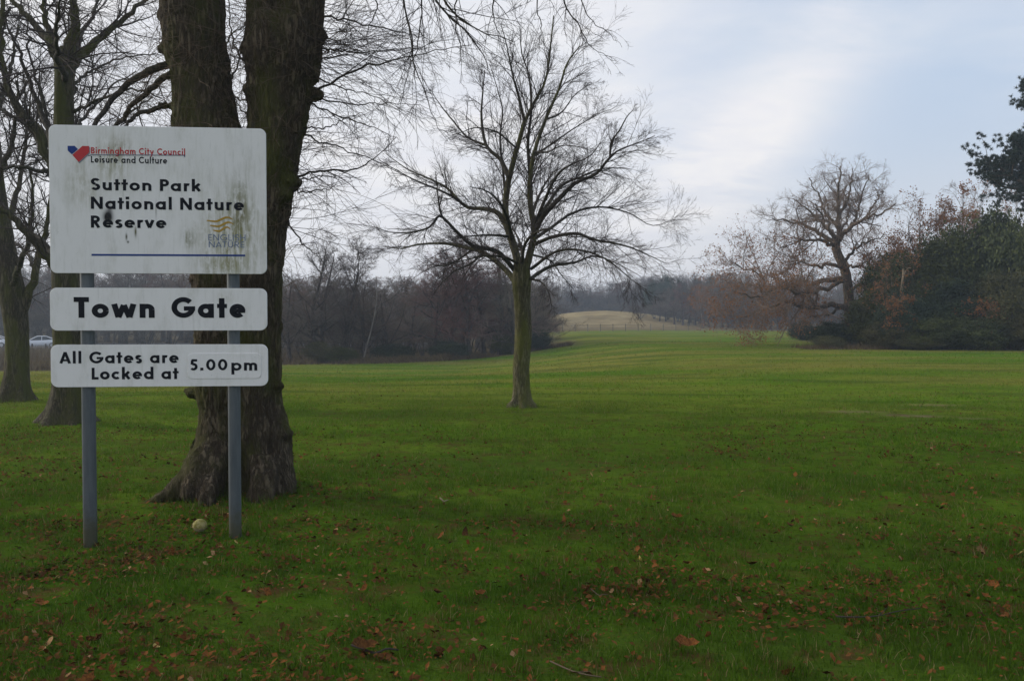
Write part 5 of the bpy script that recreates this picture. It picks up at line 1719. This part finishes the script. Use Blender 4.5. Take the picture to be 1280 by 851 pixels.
def GLY(w):
    h = w / 2
    xh = 0.68
    c = xh / 2
    rr = c - h
    ring = ('a', c, c, rr, rr, 0, 360)
    cr = 0.5 - h
    d = {
        'o': ([ring], xh), 'a': ([ring, ('l', xh - h, 0, xh - h, xh)], xh), 'd': ([ring, ('l', xh - h, 0, xh - h, 1.06)], xh),
        'b': ([ring, ('l', h, 0, h, 1.06)], xh), 'p': ([ring, ('l', h, -.34, h, xh)], xh),
        'g': ([ring, ('l', xh - h, -.04, xh - h, xh), ('a', c, -.04, rr, .22, 200, 360)], xh),
        'e': ([('a', c, c, rr, rr, 0, 318), ('l', h + .02, c, xh - .01, c, w * .8)], xh),
        'c': ([('a', c, c, rr, rr, 48, 312)], xh * .88),
        'n': ([('l', h, 0, h, xh), ('a', .30, .40, .30 - h, xh - .40 - h, 0, 180), ('l', .60 - h, 0, .60 - h, .40)], .60),
        'h': ([('l', h, 0, h, 1.06), ('a', .30, .40, .30 - h, xh - .40 - h, 0, 180), ('l', .60 - h, 0, .60 - h, .40)], .60),
        'u': ([('l', h, .28, h, xh), ('a', .30, .28, .30 - h, .28 - h, 180, 360), ('l', .60 - h, 0, .60 - h, xh)], .60),
        'm': ([('l', h, 0, h, xh), ('a', .27, .42, .27 - h, xh - .42 - h, 0, 180), ('l', .54 - h, 0, .54 - h, .42), ('a', .54 - w + .27, .42, .27 - h, xh - .42 - h, 0, 180), ('l', 1.08 - w - h, 0, 1.08 - w - h, .42)], 1.08 - w),
        'r': ([('l', h, 0, h, xh), ('a', .28, .40, .28 - h, xh - .40 - h, 62, 180)], .40),
        'i': ([('l', h, 0, h, xh), ('l', h, .82, h, 1.03, w * 1.12)], w),
        'l': ([('l', h, 0, h, 1.06)], w),
        't': ([('l', .20, 0, .20, .95), ('l', .0, xh - h * .9, .42, xh - h * .9, w * .85)], .42),
        'k': ([('l', h, 0, h, 1.06), ('l', w * .8, .28, .56 - h * .6, xh - .02), ('l', .28, .40, .62 - h, .02)], .64),
        's': ([('a', .24, .49, .24 - h, .11, 25, 270), ('a', .24, .20, .24 - h, .18 - h * .62, -155, 90)], .48),
        'v': ([('l', h * .9, xh - .005, .32, .03), ('l', .64 - h * .9, xh - .005, .32, .03)], .64),
        'w': ([('l', h * .9, xh - .005, .27, .03), ('l', .49, xh - .06, .27, .03), ('l', .49, xh - .06, .71, .03), ('l', .98 - h * .9, xh - .005, .71, .03)], .98),
        'y': ([('l', h * .9, xh - .005, .32, .06), ('l', .64 - h * .9, xh - .005, .20, -.33)], .64),
        'A': ([('l', h * .9, .005, .40, .96), ('l', .80 - h * .9, .005, .40, .96), ('l', .2, .27, .6, .27, w * .8)], .80),
        'B': ([('l', h, 0, h, 1), ('a', .27, .745, .24, .255 - h, -90, 90), ('a', .27, .27, .27, .27 - h, -90, 90), ('l', h, 1 - h, .28, 1 - h), ('l', h, .51, .28, .51, w * .9), ('l', h, h, .28, h)], .60),
        'C': ([('a', .5, .5, cr, cr, 45, 315)], .86), 'G': ([('a', .5, .5, cr, cr, 42, 352), ('l', .52, .45, 1 - .005, .45, w * .9)], 1.0),
        'E': ([('l', h, 0, h, 1), ('l', h, 1 - h, .5, 1 - h), ('l', h, .5, .47, .5), ('l', h, h, .5, h)], .5),
        'H': ([('l', h, 0, h, 1), ('l', .72 - h, 0, .72 - h, 1), ('l', h, .5, .72 - h, .5)], .72), 'I': ([('l', h, 0, h, 1)], w),
        'L': ([('l', h, 0, h, 1), ('l', h, h, .48, h)], .48),
        'N': ([('l', h, 0, h, 1), ('l', .78 - h, 0, .78 - h, 1), ('l', h, .97, .78 - h, .03)], .78),
        'P': ([('l', h, 0, h, 1), ('a', .30, .70, .30 - h, .30 - h, -90, 90), ('l', h, 1 - h, .31, 1 - h), ('l', h, .40 + h, .31, .40 + h)], .60),
        'R': ([('l', h, 0, h, 1), ('a', .30, .71, .29 - h, .29 - h, -90, 90), ('l', h, 1 - h, .31, 1 - h), ('l', h, .42 + h, .31, .42 + h), ('l', .28, .45, .62 - h, .01)], .64),
        'S': ([('a', .30, .735, .30 - h, .265 - h * .75, 25, 270), ('a', .30, .285, .30 - h, .285 - h, -155, 90)], .60),
        'T': ([('l', .30, 0, .30, 1 - h), ('l', 0, 1 - h, .60, 1 - h)], .60),
        'U': ([('l', h, .34, h, 1), ('a', .34, .34, .34 - h, .34 - h, 180, 360), ('l', .68 - h, .34, .68 - h, 1)], .68),
        '5': ([('l', .14, 1 - h, .56, 1 - h), ('l', .17, .52, .20, 1 - h), ('a', .28, .33, .31 - h, .33 - h, -140, 118)], .60),
        '0': ([('a', .35, .5, .35 - h, .5 - h, 0, 360)], .70), '.': ([('l', h * 1.1, 0, h * 1.1, w * 1.15, w * 1.15)], w * 1.2),
    }
    return d


def stroke_mesh(strokes, w):
    """list of strokes -> (V2, quads) lists, each stroke on a slightly higher layer"""
    out = []
    for s in strokes:
        if s[0] == 'l':
            x0, y0, x1, y1 = s[1:5]
            ww = s[5] if len(s) > 5 else w
            P = np.array([(x0, y0), (x1, y1)], float)
        elif s[0] == 'a':
            cx, cy, rx, ry, a0, a1 = s[1:7]
            ww = w
            t = np.linspace(R(a0), R(a1), max(8, int(abs(a1 - a0) / 11)) + 1)
            P = np.stack([cx + rx * np.cos(t), cy + ry * np.sin(t)], 1)
        else:
            P = np.array(s[1], float)
            ww = w
        T = np.gradient(P, axis=0)
        T /= np.maximum(np.linalg.norm(T, axis=1, keepdims=True), 1e-9)
        N = np.stack([-T[:, 1], T[:, 0]], 1) * ww / 2
        out.append(np.stack([P + N, P - N], 1))
    return out


def lettering(text, x0, x1, cap_row, base_row, mat, parent, w=0.20, off=0.0015, gap=0.13, word=0.56, label=None):
    G = GLY(w)
    u0, v0 = on_sign(x0, base_row)
    u1, _ = on_sign(x1, base_row)
    v1 = on_sign(x0, cap_row)[1]
    cap = v1 - v0
    nat, ng = 0.0, 0
    OPEN_R, OPEN_L, RND_R, RND_L = 'trkvwyTPACGLc', 'tvwyTA', 'ogebpDsSCR', 'oaedgcGCsS'

    def sp(a_, b_):
        fa = 0.45 if a_ in OPEN_R else (0.75 if a_ in RND_R else 1.1)
        fb = 0.45 if b_ in OPEN_L else (0.75 if b_ in RND_L else 1.1)
        return gap * (fa + fb) / 1.5
    for i, ch in enumerate(text):
        if ch == ' ':
            nat += word
        else:
            nat += G[ch][1]
            if i < len(text) - 1 and text[i + 1] != ' ':
                ng += 1
                nat += sp(ch, text[i + 1])
    want = (u1 - u0) / cap
    sx = want / nat
    x = 0.0
    V, Q = [], []
    n = 0
    for i, ch in enumerate(text):
        if ch == ' ':
            x += word
            continue
        st, adv = G[ch]
        for li, pr in enumerate(stroke_mesh(st, w)):
            m = len(pr)
            q = pr.reshape(-1, 2)
            uu = u0 + (x + q[:, 0]) * sx * cap
            vv = v0 + q[:, 1] * cap
            V.append(np.stack([uu, np.full(len(uu), -off - 0.00022 * (li + 1)), vv], 1))
            Q.append(np.array([(n + 2 * j, n + 2 * j + 1, n + 2 * j + 3, n + 2 * j + 2) for j in range(m - 1)]))
            n += 2 * m
        x += adv + (sp(ch, text[i + 1]) if i < len(text) - 1 and text[i + 1] != ' ' else 0)
    return obj('lettering', mesh_np('lettering', np.concatenate(V), [np.concatenate(Q)], False), M[mat], parent, None, label)


lettering('Birmingham City Council', 113.8, 231.5, 184.3, 192.2, 'ink_red', top_p, 0.175, label='small red line of lettering')
lettering('Leisure and Culture', 113.8, 209, 195.2, 203.4, 'ink', top_p, 0.18, label='small black line of lettering')
lettering('Sutton Park', 113.8, 252, 223, 237.8, 'ink', top_p, 0.205, label='large black line reading Sutton Park')
lettering('National Nature', 113.8, 305, 246, 261.2, 'ink', top_p, 0.205, label='large black line reading National Nature')
lettering('Reserve', 113.8, 208, 269.5, 284.6, 'ink', top_p, 0.205, label='large black word Reserve')
lettering('ENGLISH', 260.5, 307, 292.8, 300.8, 'ink_faded', top_p, 0.12, label='faded blue capitals ENGLISH')
lettering('NATURE', 261, 305.5, 301.8, 309.2, 'ink_faded', top_p, 0.12, label='faded blue capitals NATURE')
lettering('Town', 92.5, 193.5, 371.3, 397.2, 'ink', mid_p, 0.235)
lettering('Gate', 214.5, 307, 371.3, 397.2, 'ink', mid_p, 0.235)
lettering('All Gates are', 74.5, 223.5, 439.5, 454.2, 'ink', low_p, 0.205)
lettering('Locked at', 114.8, 223.5, 459.5, 474.2, 'ink', low_p, 0.205)
lettering('5.00', 237.5, 284.5, 448.8, 462.8, 'ink', plate, 0.205, off=0.0055)
lettering('pm', 289.5, 321.8, 448.6, 463.0, 'ink', plate, 0.195, off=0.0055)


def poly_print(name, polys, mat, parent, off=0.0015):
    V, F_ = [], []
    for pts in polys:
        o = len(V)
        for px, py in pts:
            u, v = on_sign(px, py)
            V.append((u, -off, v))
        F_.append(list(range(o, o + len(pts)))[::-1])
    me = bpy.data.meshes.new(name)
    me.from_pydata(V, [], F_)
    return obj(name, me, M[mat], parent)


def strip(px_pts, wpx, name, mat, parent, off=0.0015):
    q = np.array([on_sign(*p) for p in px_pts])
    w = np.broadcast_to(np.asarray(wpx, float), (len(q),)) * 5.8 / F
    T = np.gradient(q, axis=0)
    T /= np.linalg.norm(T, axis=1, keepdims=True)
    N = np.stack([-T[:, 1], T[:, 0]], 1) * w[:, None] / 2
    V = np.stack([q + N, q - N], 1).reshape(-1, 2)
    V = np.stack([V[:, 0], np.full(len(V), -off), V[:, 1]], 1)
    Q = [(2 * j, 2 * j + 1, 2 * j + 3, 2 * j + 2) for j in range(len(q) - 1)]
    return obj(name, mesh_np(name, V, [np.array(Q)], False), M[mat], parent)


strip([(114.5, 318.6), (210, 319.0), (306.5, 319.4)], 2.3, 'rule', 'ink_blue', top_p)
strip([(110.5, 195.0), (114, 193.9), (170, 194.1), (231.5, 194.3)], 0.75, 'rule', 'ink_navy', top_p, 0.0032)
strip([(230.9, 194.6), (230.9, 196.8)], 0.8, 'rule', 'ink_navy', top_p, 0.0036)
# emblem: a folded ribbon heart, blue tab on the left and red tick
poly_print('emblem_shadow', [[(112.6, 184), (112.6, 192.2), (99.5, 204.4), (97.5, 202.5)]], 'ink_shade', top_p, 0.0016)
poly_print('emblem', [[(111.6, 182.8), (111.8, 190.6), (98.6, 202.8), (90.6, 193.9), (103.0, 182.8)]], 'ink_red', top_p, 0.0020)
poly_print('emblem', [[(84.6, 182.6), (93.4, 182.6), (97.6, 186.8), (90.0, 193.2), (84.8, 188.5)]], 'ink_blue', top_p, 0.0024)
wv = np.array([(0, 0.6), (0.2, 1.5), (0.38, 1.7), (0.55, -0.6), (0.72, -2.9), (0.86, -2.9), (1.0, -0.6)])
for xa, xb, y0 in ((258.5, 291.0, 275.0), (262.5, 292.0, 281.2), (266.5, 288, 287.2)):
    q = spline(np.stack([xa + (xb - xa) * wv[:, 0], y0 + wv[:, 1]], 1), 24)
    t = np.linspace(0, 1, 25)
    strip([tuple(p) for p in q], 2.3 * np.sin(np.pi * np.clip(t * 0.9 + 0.08, 0, 1)) ** 0.6 + 0.3, 'wave_mark', 'ink_gold', top_p, 0.0018)

# ------------------------------------------------------------------ ball in the grass
bc = on_ground(247.5, 6.02)
ball = empty('ball', bc + np.array([0, 0, 0.058]), 'small pale yellowish ball lying in the grass between the sign posts', 'ball')
bm = bmesh.new()
bmesh.ops.create_icosphere(bm, subdivisions=4, radius=0.052)
for v in bm.verts:
    p = np.array([v.co[:]])
    v.co *= 1 + 0.05 * float(fbm(p * 30, 3, 2)[0]) + 0.02 * float(vnoise(p * 120, 5)[0])
    v.co.z *= 0.97
me = bpy.data.meshes.new('shell')
bm.to_mesh(me)
bm.free()
me.polygons.foreach_set('use_smooth', [True] * len(me.polygons))
m, k, b = material('worn_felt', 0.95, 0.1)
oc = k.n('ShaderNodeTexCoord').outputs['Object']
f = k.noise(oc, 38, 4, 0.7)
col = k.mix(k.step(f, 0.38, 0.62), (0.20, 0.175, 0.045), (0.34, 0.30, 0.13))
zz = k.n('ShaderNodeSeparateXYZ', {0: oc}).outputs[2]
f2 = k.math('ADD', k.math('MULTIPLY', f, 0.06), zz)
col = k.mix(k.step(f2, 0.022, -0.005, 0, 0.85), col, (0.26, 0.215, 0.16))
k.set(b.inputs['Base Color'], col)
obj('shell', me, m, ball)
# the seam of the felt
t = np.linspace(0, 2 * math.pi, 61)
P = np.stack([np.cos(t) + 0.33 * np.cos(3 * t), np.sin(t) - 0.33 * np.sin(3 * t), 0.95 * np.cos(2 * t) * 0.9], 1)
P = nrm(P) * 0.0525
obj('seam', Tubes().add(P, np.full(61, 0.0012), 4).mesh('seam'), M['dead_stem'], ball)

# ------------------------------------------------------------------ grass and fallen leaves
mg, k, b = material('grass_blades', 0.7, 0.04)
pos = k.n('ShaderNodeNewGeometry')
rp = pos.outputs['Random Per Island']
n2 = k.noise(k.mapping(pos.outputs['Position'], (0.5, 0.9, 1)), 1.0, 5, 0.65)
n1 = k.noise(k.mapping(pos.outputs['Position'], (0.07, 0.20, 1)), 1.0, 5, 0.6, 0.4)
fw = k.step(k.n('ShaderNodeSeparateXYZ', {0: pos.outputs['Position']}).outputs[1], 3.5, 14.0)
n7 = k.noise(k.mapping(pos.outputs['Position'], (1, 1, 1), (3, 9, 0)), 2.6, 4, 0.65)
col = k.mix(rp, (0.024, 0.066, 0.004), (0.078, 0.168, 0.009))
col = k.mix(k.step(n7, 0.38, 0.68, 0, 0.55), (col), (0.024, 0.050, 0.006))
col = k.mix(k.step(n2, 0.35, 0.7, 0, 0.5), col, (0.068, 0.142, 0.009))
col = k.mix(k.math('MULTIPLY', fw, 0.85), col, k.mix(rp, (0.072, 0.160, 0.009), (0.125, 0.212, 0.014)))  # farther blades coloured brighter to stand for sunlight on the midfield
yel = k.math('MULTIPLY', k.step(n1, 0.36, 0.60, 0.0, 0.85), k.step(k.n('ShaderNodeSeparateXYZ', {0: pos.outputs['Position']}).outputs[1], 8.0, 28.0, 0.08, 0.95))
col = k.mix(yel, col, (0.21, 0.195, 0.042))
col = k.mix(k.step(rp, 0.93, 0.97), col, (0.24, 0.19, 0.085))
k.set(b.inputs['Base Color'], col)
tr = k.n('ShaderNodeBsdfTranslucent', {'Color': col})
mx = k.n('ShaderNodeMixShader', {0: 0.3, 1: b, 2: tr})
k.set([n for n in k.t.nodes if n.type == 'OUTPUT_MATERIAL'][0].inputs[0], mx)
M['grass'] = mg


def field_points(rng, y0, y1, n, margin=3.0):
    """points in a wedge in front of the camera, a little wider than the view"""
    u = rng.random(n * 2)
    Yv = np.sqrt(y0 ** 2 + u * (y1 ** 2 - y0 ** 2))
    X = (rng.random(n * 2) * 2 - 1) * (Yv * 0.66 + margin)
    return X[:n], Yv[:n]


rng = np.random.default_rng(900)
Vs, Qs, Ts = [], [], []
off = 0
for y0, y1, n, h, w, near in ((2.4, 5.2, 122000, 0.044, 0.0042, True), (5.2, 8.5, 130000, 0.046, 0.0060, False), (8.5, 16, 130000, 0.044, 0.0095, False), (16, 34, 90000, 0.045, 0.018, False), (34, 66, 45000, 0.05, 0.04, False)):
    X, Yv = field_points(rng, y0, y1, n)
    patch = fbm(np.stack([X * 1.3, Yv * 1.3, X * 0], 1), 3, 8)
    tuft = fbm(np.stack([X * 6, Yv * 6, X * 0], 1), 2, 9)
    keep = (rng.random(n) < np.clip(0.75 + 0.9 * patch + 0.5 * tuft, 0.15, 1)) & (bare_mask(X, Yv) < 0.18) & (rough_mask(X, Yv) < 0.5)
    X, Yv = X[keep], Yv[keep]
    hh = h * np.clip(1 + 0.6 * patch[keep] + 0.9 * tuft[keep], 0.4, 2.2)
    # longer grass round post feet, tree feet
    for ax, ay in ((-3.02, 5.78), (-2.03, 5.9), (-2.6, 7.0), (-7.1, 12.5), (0.15, 14.4), (-10.2, 16.1)):
        hh *= 1 + 0.8 * np.exp(-((X - ax) ** 2 + (Yv - ay) ** 2) / 0.12)
    V, Q, T3 = blades(rng, X, Yv, hh, np.full(len(X), w), None, '', 0.45, None, near)
    Vs.append(V)
    if Q is not None:
        Qs.append(Q + off)
    Ts.append(T3 + off)
    off += len(V)
obj('grass', mesh_np('grass', np.concatenate(Vs), [np.concatenate(Qs), np.concatenate(Ts)], False), M['grass'], kind='stuff')

M['leaf_a'] = plain('dead_leaf_russet', (0.080, 0.030, 0.010), (0.20, 0.082, 0.025), 9.0, 0.9, 0.02)
M['leaf_b'] = plain('dead_leaf_brown', (0.045, 0.022, 0.009), (0.13, 0.058, 0.020), 9.0, 0.9, 0.02)
M['leaf_c'] = plain('dead_leaf_tan', (0.20, 0.115, 0.055), (0.34, 0.20, 0.10), 9.0, 0.9, 0.02)
M['leaf_y'] = plain('dead_leaf_yellow', (0.30, 0.22, 0.06), (0.40, 0.30, 0.09), 9.0, 0.7, 0.25)


def leaf_mesh(seed):
    """a curled lime or oak leaf about 1 long, 24 triangles"""
    r_ = np.random.default_rng(seed)
    n = 7
    t = np.linspace(0, 1, n)
    w = 0.36 * np.sin(np.pi * t ** 0.8) ** 0.8 * (1 + 0.25 * r_.normal(size=n)) + 0.012
    curl = r_.normal() * 0.5 + 0.55
    fold = 0.25 + 0.35 * r_.random()
    x = t - 0.5
    z = curl * (t - 0.5) ** 2
    sway = 0.10 * np.sin(3 * t + seed)
    mid = np.stack([x, sway, z], 1)
    lf = np.stack([x + .03 * r_.normal(size=n), sway + w * (1 - .3 * fold), z + w * fold + .04 * r_.normal(size=n)], 1)
    rt = np.stack([x + .03 * r_.normal(size=n), sway - w * (1 - .3 * fold), z + w * fold * r_.choice([-0.6, 1.0]) + .04 * r_.normal(size=n)], 1)
    V = np.concatenate([mid, lf, rt])
    Q = [(j, j + 1, n + j + 1, n + j) for j in range(n - 1)] + [(2 * n + j, 2 * n + j + 1, j + 1, j) for j in range(n - 1)]
    return mesh_np('leaf', V, [np.array(Q)])


rng = np.random.default_rng(555)
metas = []
for s_ in range(8):
    for mk in ('leaf_a', 'leaf_b', 'leaf_a', 'leaf_b', 'leaf_a', 'leaf_b', 'leaf_a', 'leaf_c', 'leaf_y'):
        if (s_ > 0 and mk == 'leaf_y') or (s_ > 4 and mk == 'leaf_c'):
            continue
        me = leaf_mesh(s_)
        me.materials.append(M[mk])
        metas.append(me)


def litter_points(n, y0, y1, seed):
    r_ = np.random.default_rng(seed)
    X, Yv = field_points(r_, y0, y1, n * 4, 0.6)
    c = fbm(np.stack([X * 1.1 + 5, Yv * 1.1, X * 0], 1), 3, 31) + 0.6 * fbm(np.stack([X * 0.35, Yv * 0.35, X * 0], 1), 2, 33)
    c = c + 0.7 * fbm(np.stack([X * 3.1, Yv * 3.1, X * 0], 1), 2, 37)
    p = np.clip(0.33 + 0.8 * c, 0.10, 1) * np.where(Yv < 5.5, 1.2, 0.9)
    p *= np.where((Yv > 6.5) & (X > -2.5) & (X < 2.5), 0.55, 1.0)
    p = p + 0.45 * np.exp(-((X + 2.55) ** 2 + (Yv - 6.95) ** 2) / 0.5)
    k_ = r_.random(len(X)) < p
    return X[k_][:n], Yv[k_][:n]


LX, LY = litter_points(290, 3.25, 6.4, 71)
for x, y in zip(LX, LY):
    o = obj('leaf', metas[int(rng.integers(0, len(metas)))], None, ground)
    sz = 0.032 + 0.055 * rng.random() ** 2.2
    o.scale = (sz, sz, sz)
    o.location = (x, y, gz(x, y) + 0.012 + 0.020 * rng.random())
    o.rotation_euler = (rng.normal() * 0.5, rng.normal() * 0.5, rng.random() * 6.28)
# a few that stand out
for px, py, sz, rz, mi in ((858, 801, 0.125, 0.1, 0), (846, 645, 0.11, 0.3, 2), (455, 806, 0.13, 0.4, 1), (600, 736, 0.09, 1.0, 0), (548, 735, 0.09, 2.0, 1)):
    d = ray(px, py)
    t_ = -(CAM_Z - 0.03) / d[2]
    x, y = d[0] * t_, d[1] * t_
    o = obj('leaf', metas[mi], None, ground)
    o.scale = (sz,) * 3
    o.location = (x, y, gz(x, y) + 0.04)
    o.rotation_euler = (0.25, 0.1, rz)

# smaller and farther litter, joined
LX, LY = [], []
for n_, y0, y1, sd in ((12000, 3.0, 6.4, 1), (10000, 6.2, 12, 2), (4500, 11, 26, 3)):
    a_, b_ = litter_points(n_, y0, y1, 80 + sd)
    LX.append(a_)
    LY.append(b_)
X, Yv = np.concatenate(LX), np.concatenate(LY)
n = len(X)
mats4 = [M['leaf_a'], M['leaf_b'], M['leaf_c']]
a = rng.random(n) * 6.283
sz = np.where(Yv < 6.4, 0.034, np.where(Yv < 10, 0.040, 0.032)) * (0.4 + 0.9 * rng.random(n) ** 1.6)
ax = np.stack([np.cos(a), np.sin(a), 0.35 * rng.normal(size=n)], 1) * sz[:, None] * 0.5
ay = np.stack([-np.sin(a), np.cos(a), 0.45 * rng.normal(size=n)], 1) * sz[:, None] * 0.34
c0 = np.stack([X, Yv, g(X, Yv) + 0.010 + 0.026 * rng.random(n)], 1)
up = np.array([0, 0, 1.0]) * (sz * 0.16 * rng.random(n))[:, None]
V = np.stack([c0 - ax, c0 - ay + up, c0 + ax, c0 + ay + up, c0 + ax * 0.1], 1).reshape(-1, 3)
i5 = np.arange(n)[:, None] * 5
T3 = np.concatenate([i5 + np.array([[0, 1, 4]]), i5 + np.array([[1, 2, 4]]), i5 + np.array([[2, 3, 4]]), i5 + np.array([[3, 0, 4]])])
me = mesh_np('leaf_litter', V, [T3], False)
for mm in mats4:
    me.materials.append(mm)
mi = rng.choice(3, size=n, p=[0.36, 0.62, 0.02])
me.polygons.foreach_set('material_index', np.concatenate([mi] * 4).astype(np.int32))
obj('leaf_litter', me, None, ground, kind='stuff')

# fallen sticks
for (px0, py0), (px1, py1), r_, mk, lab in (((688, 817), (752, 834), 0.004, 'twig_pale', 'thin brown curved stick lying in the grass at the bottom centre'),
                                          ((440, 800), (498, 800), 0.007, 'twig', 'dark broken stick among leaves left of bottom centre'),
                                          ((550, 622), (560, 621), 0.008, 'dead_stem', 'short pale stick on the grass right of the big trunk'),
                                          ((738, 727), (760, 734), 0.003, 'twig_pale', 'thin brown forked stick in the grass at the centre'),
                                          ((1045, 764), (1150, 756), 0.004, 'twig', 'long thin dark stick in the grass at lower right')):
    pts = []
    for f in np.linspace(0, 1, 5):
        d = ray(px0 + (px1 - px0) * f, py0 + (py1 - py0) * f + 5 * math.sin(f * 3.0))
        t_ = -(CAM_Z - 0.035) / d[2]
        pts.append((d[0] * t_, d[1] * t_, gz(d[0] * t_, d[1] * t_) + 0.036 + 0.006 * rng.normal()))
    P = spline(np.array(pts), 10)
    o0 = P[5].copy()
    t = Tubes().add(P, np.linspace(r_, r_ * 0.6, 11), 6)
    dd = P[7] - P[3]
    side = np.array([-dd[1], dd[0], 0.02]) * 0.35
    t.add(np.array([P[5], P[5] + side * 0.5 + dd * 0.3, P[5] + side + dd * 0.5]), np.array([r_ * 0.7, r_ * 0.5, r_ * 0.3]), 5)
    o = t.build('fallen_stick', M[mk], None, o0)
    o.location = o0
    tag(o, lab, 'stick', 'fallen sticks in the grass')

# ------------------------------------------------------------------ haze
V, Q = boxes([((0, 0, 10.0), (1100, 1100, 24.0))])
hz = mesh_np('haze', V, [Q], False)
mh = bpy.data.materials.new('haze')
mh.use_nodes = True
k = NT(mh.node_tree)
pv = k.n('ShaderNodeVolumePrincipled', {'Color': (0.72, 0.85, 1.0), 'Density': 0.0012, 'Anisotropy': 0.3})
out = k.n('ShaderNodeOutputMaterial')
k.set(out.inputs['Volume'], pv)
obj('haze', hz, mh, kind='stuff')
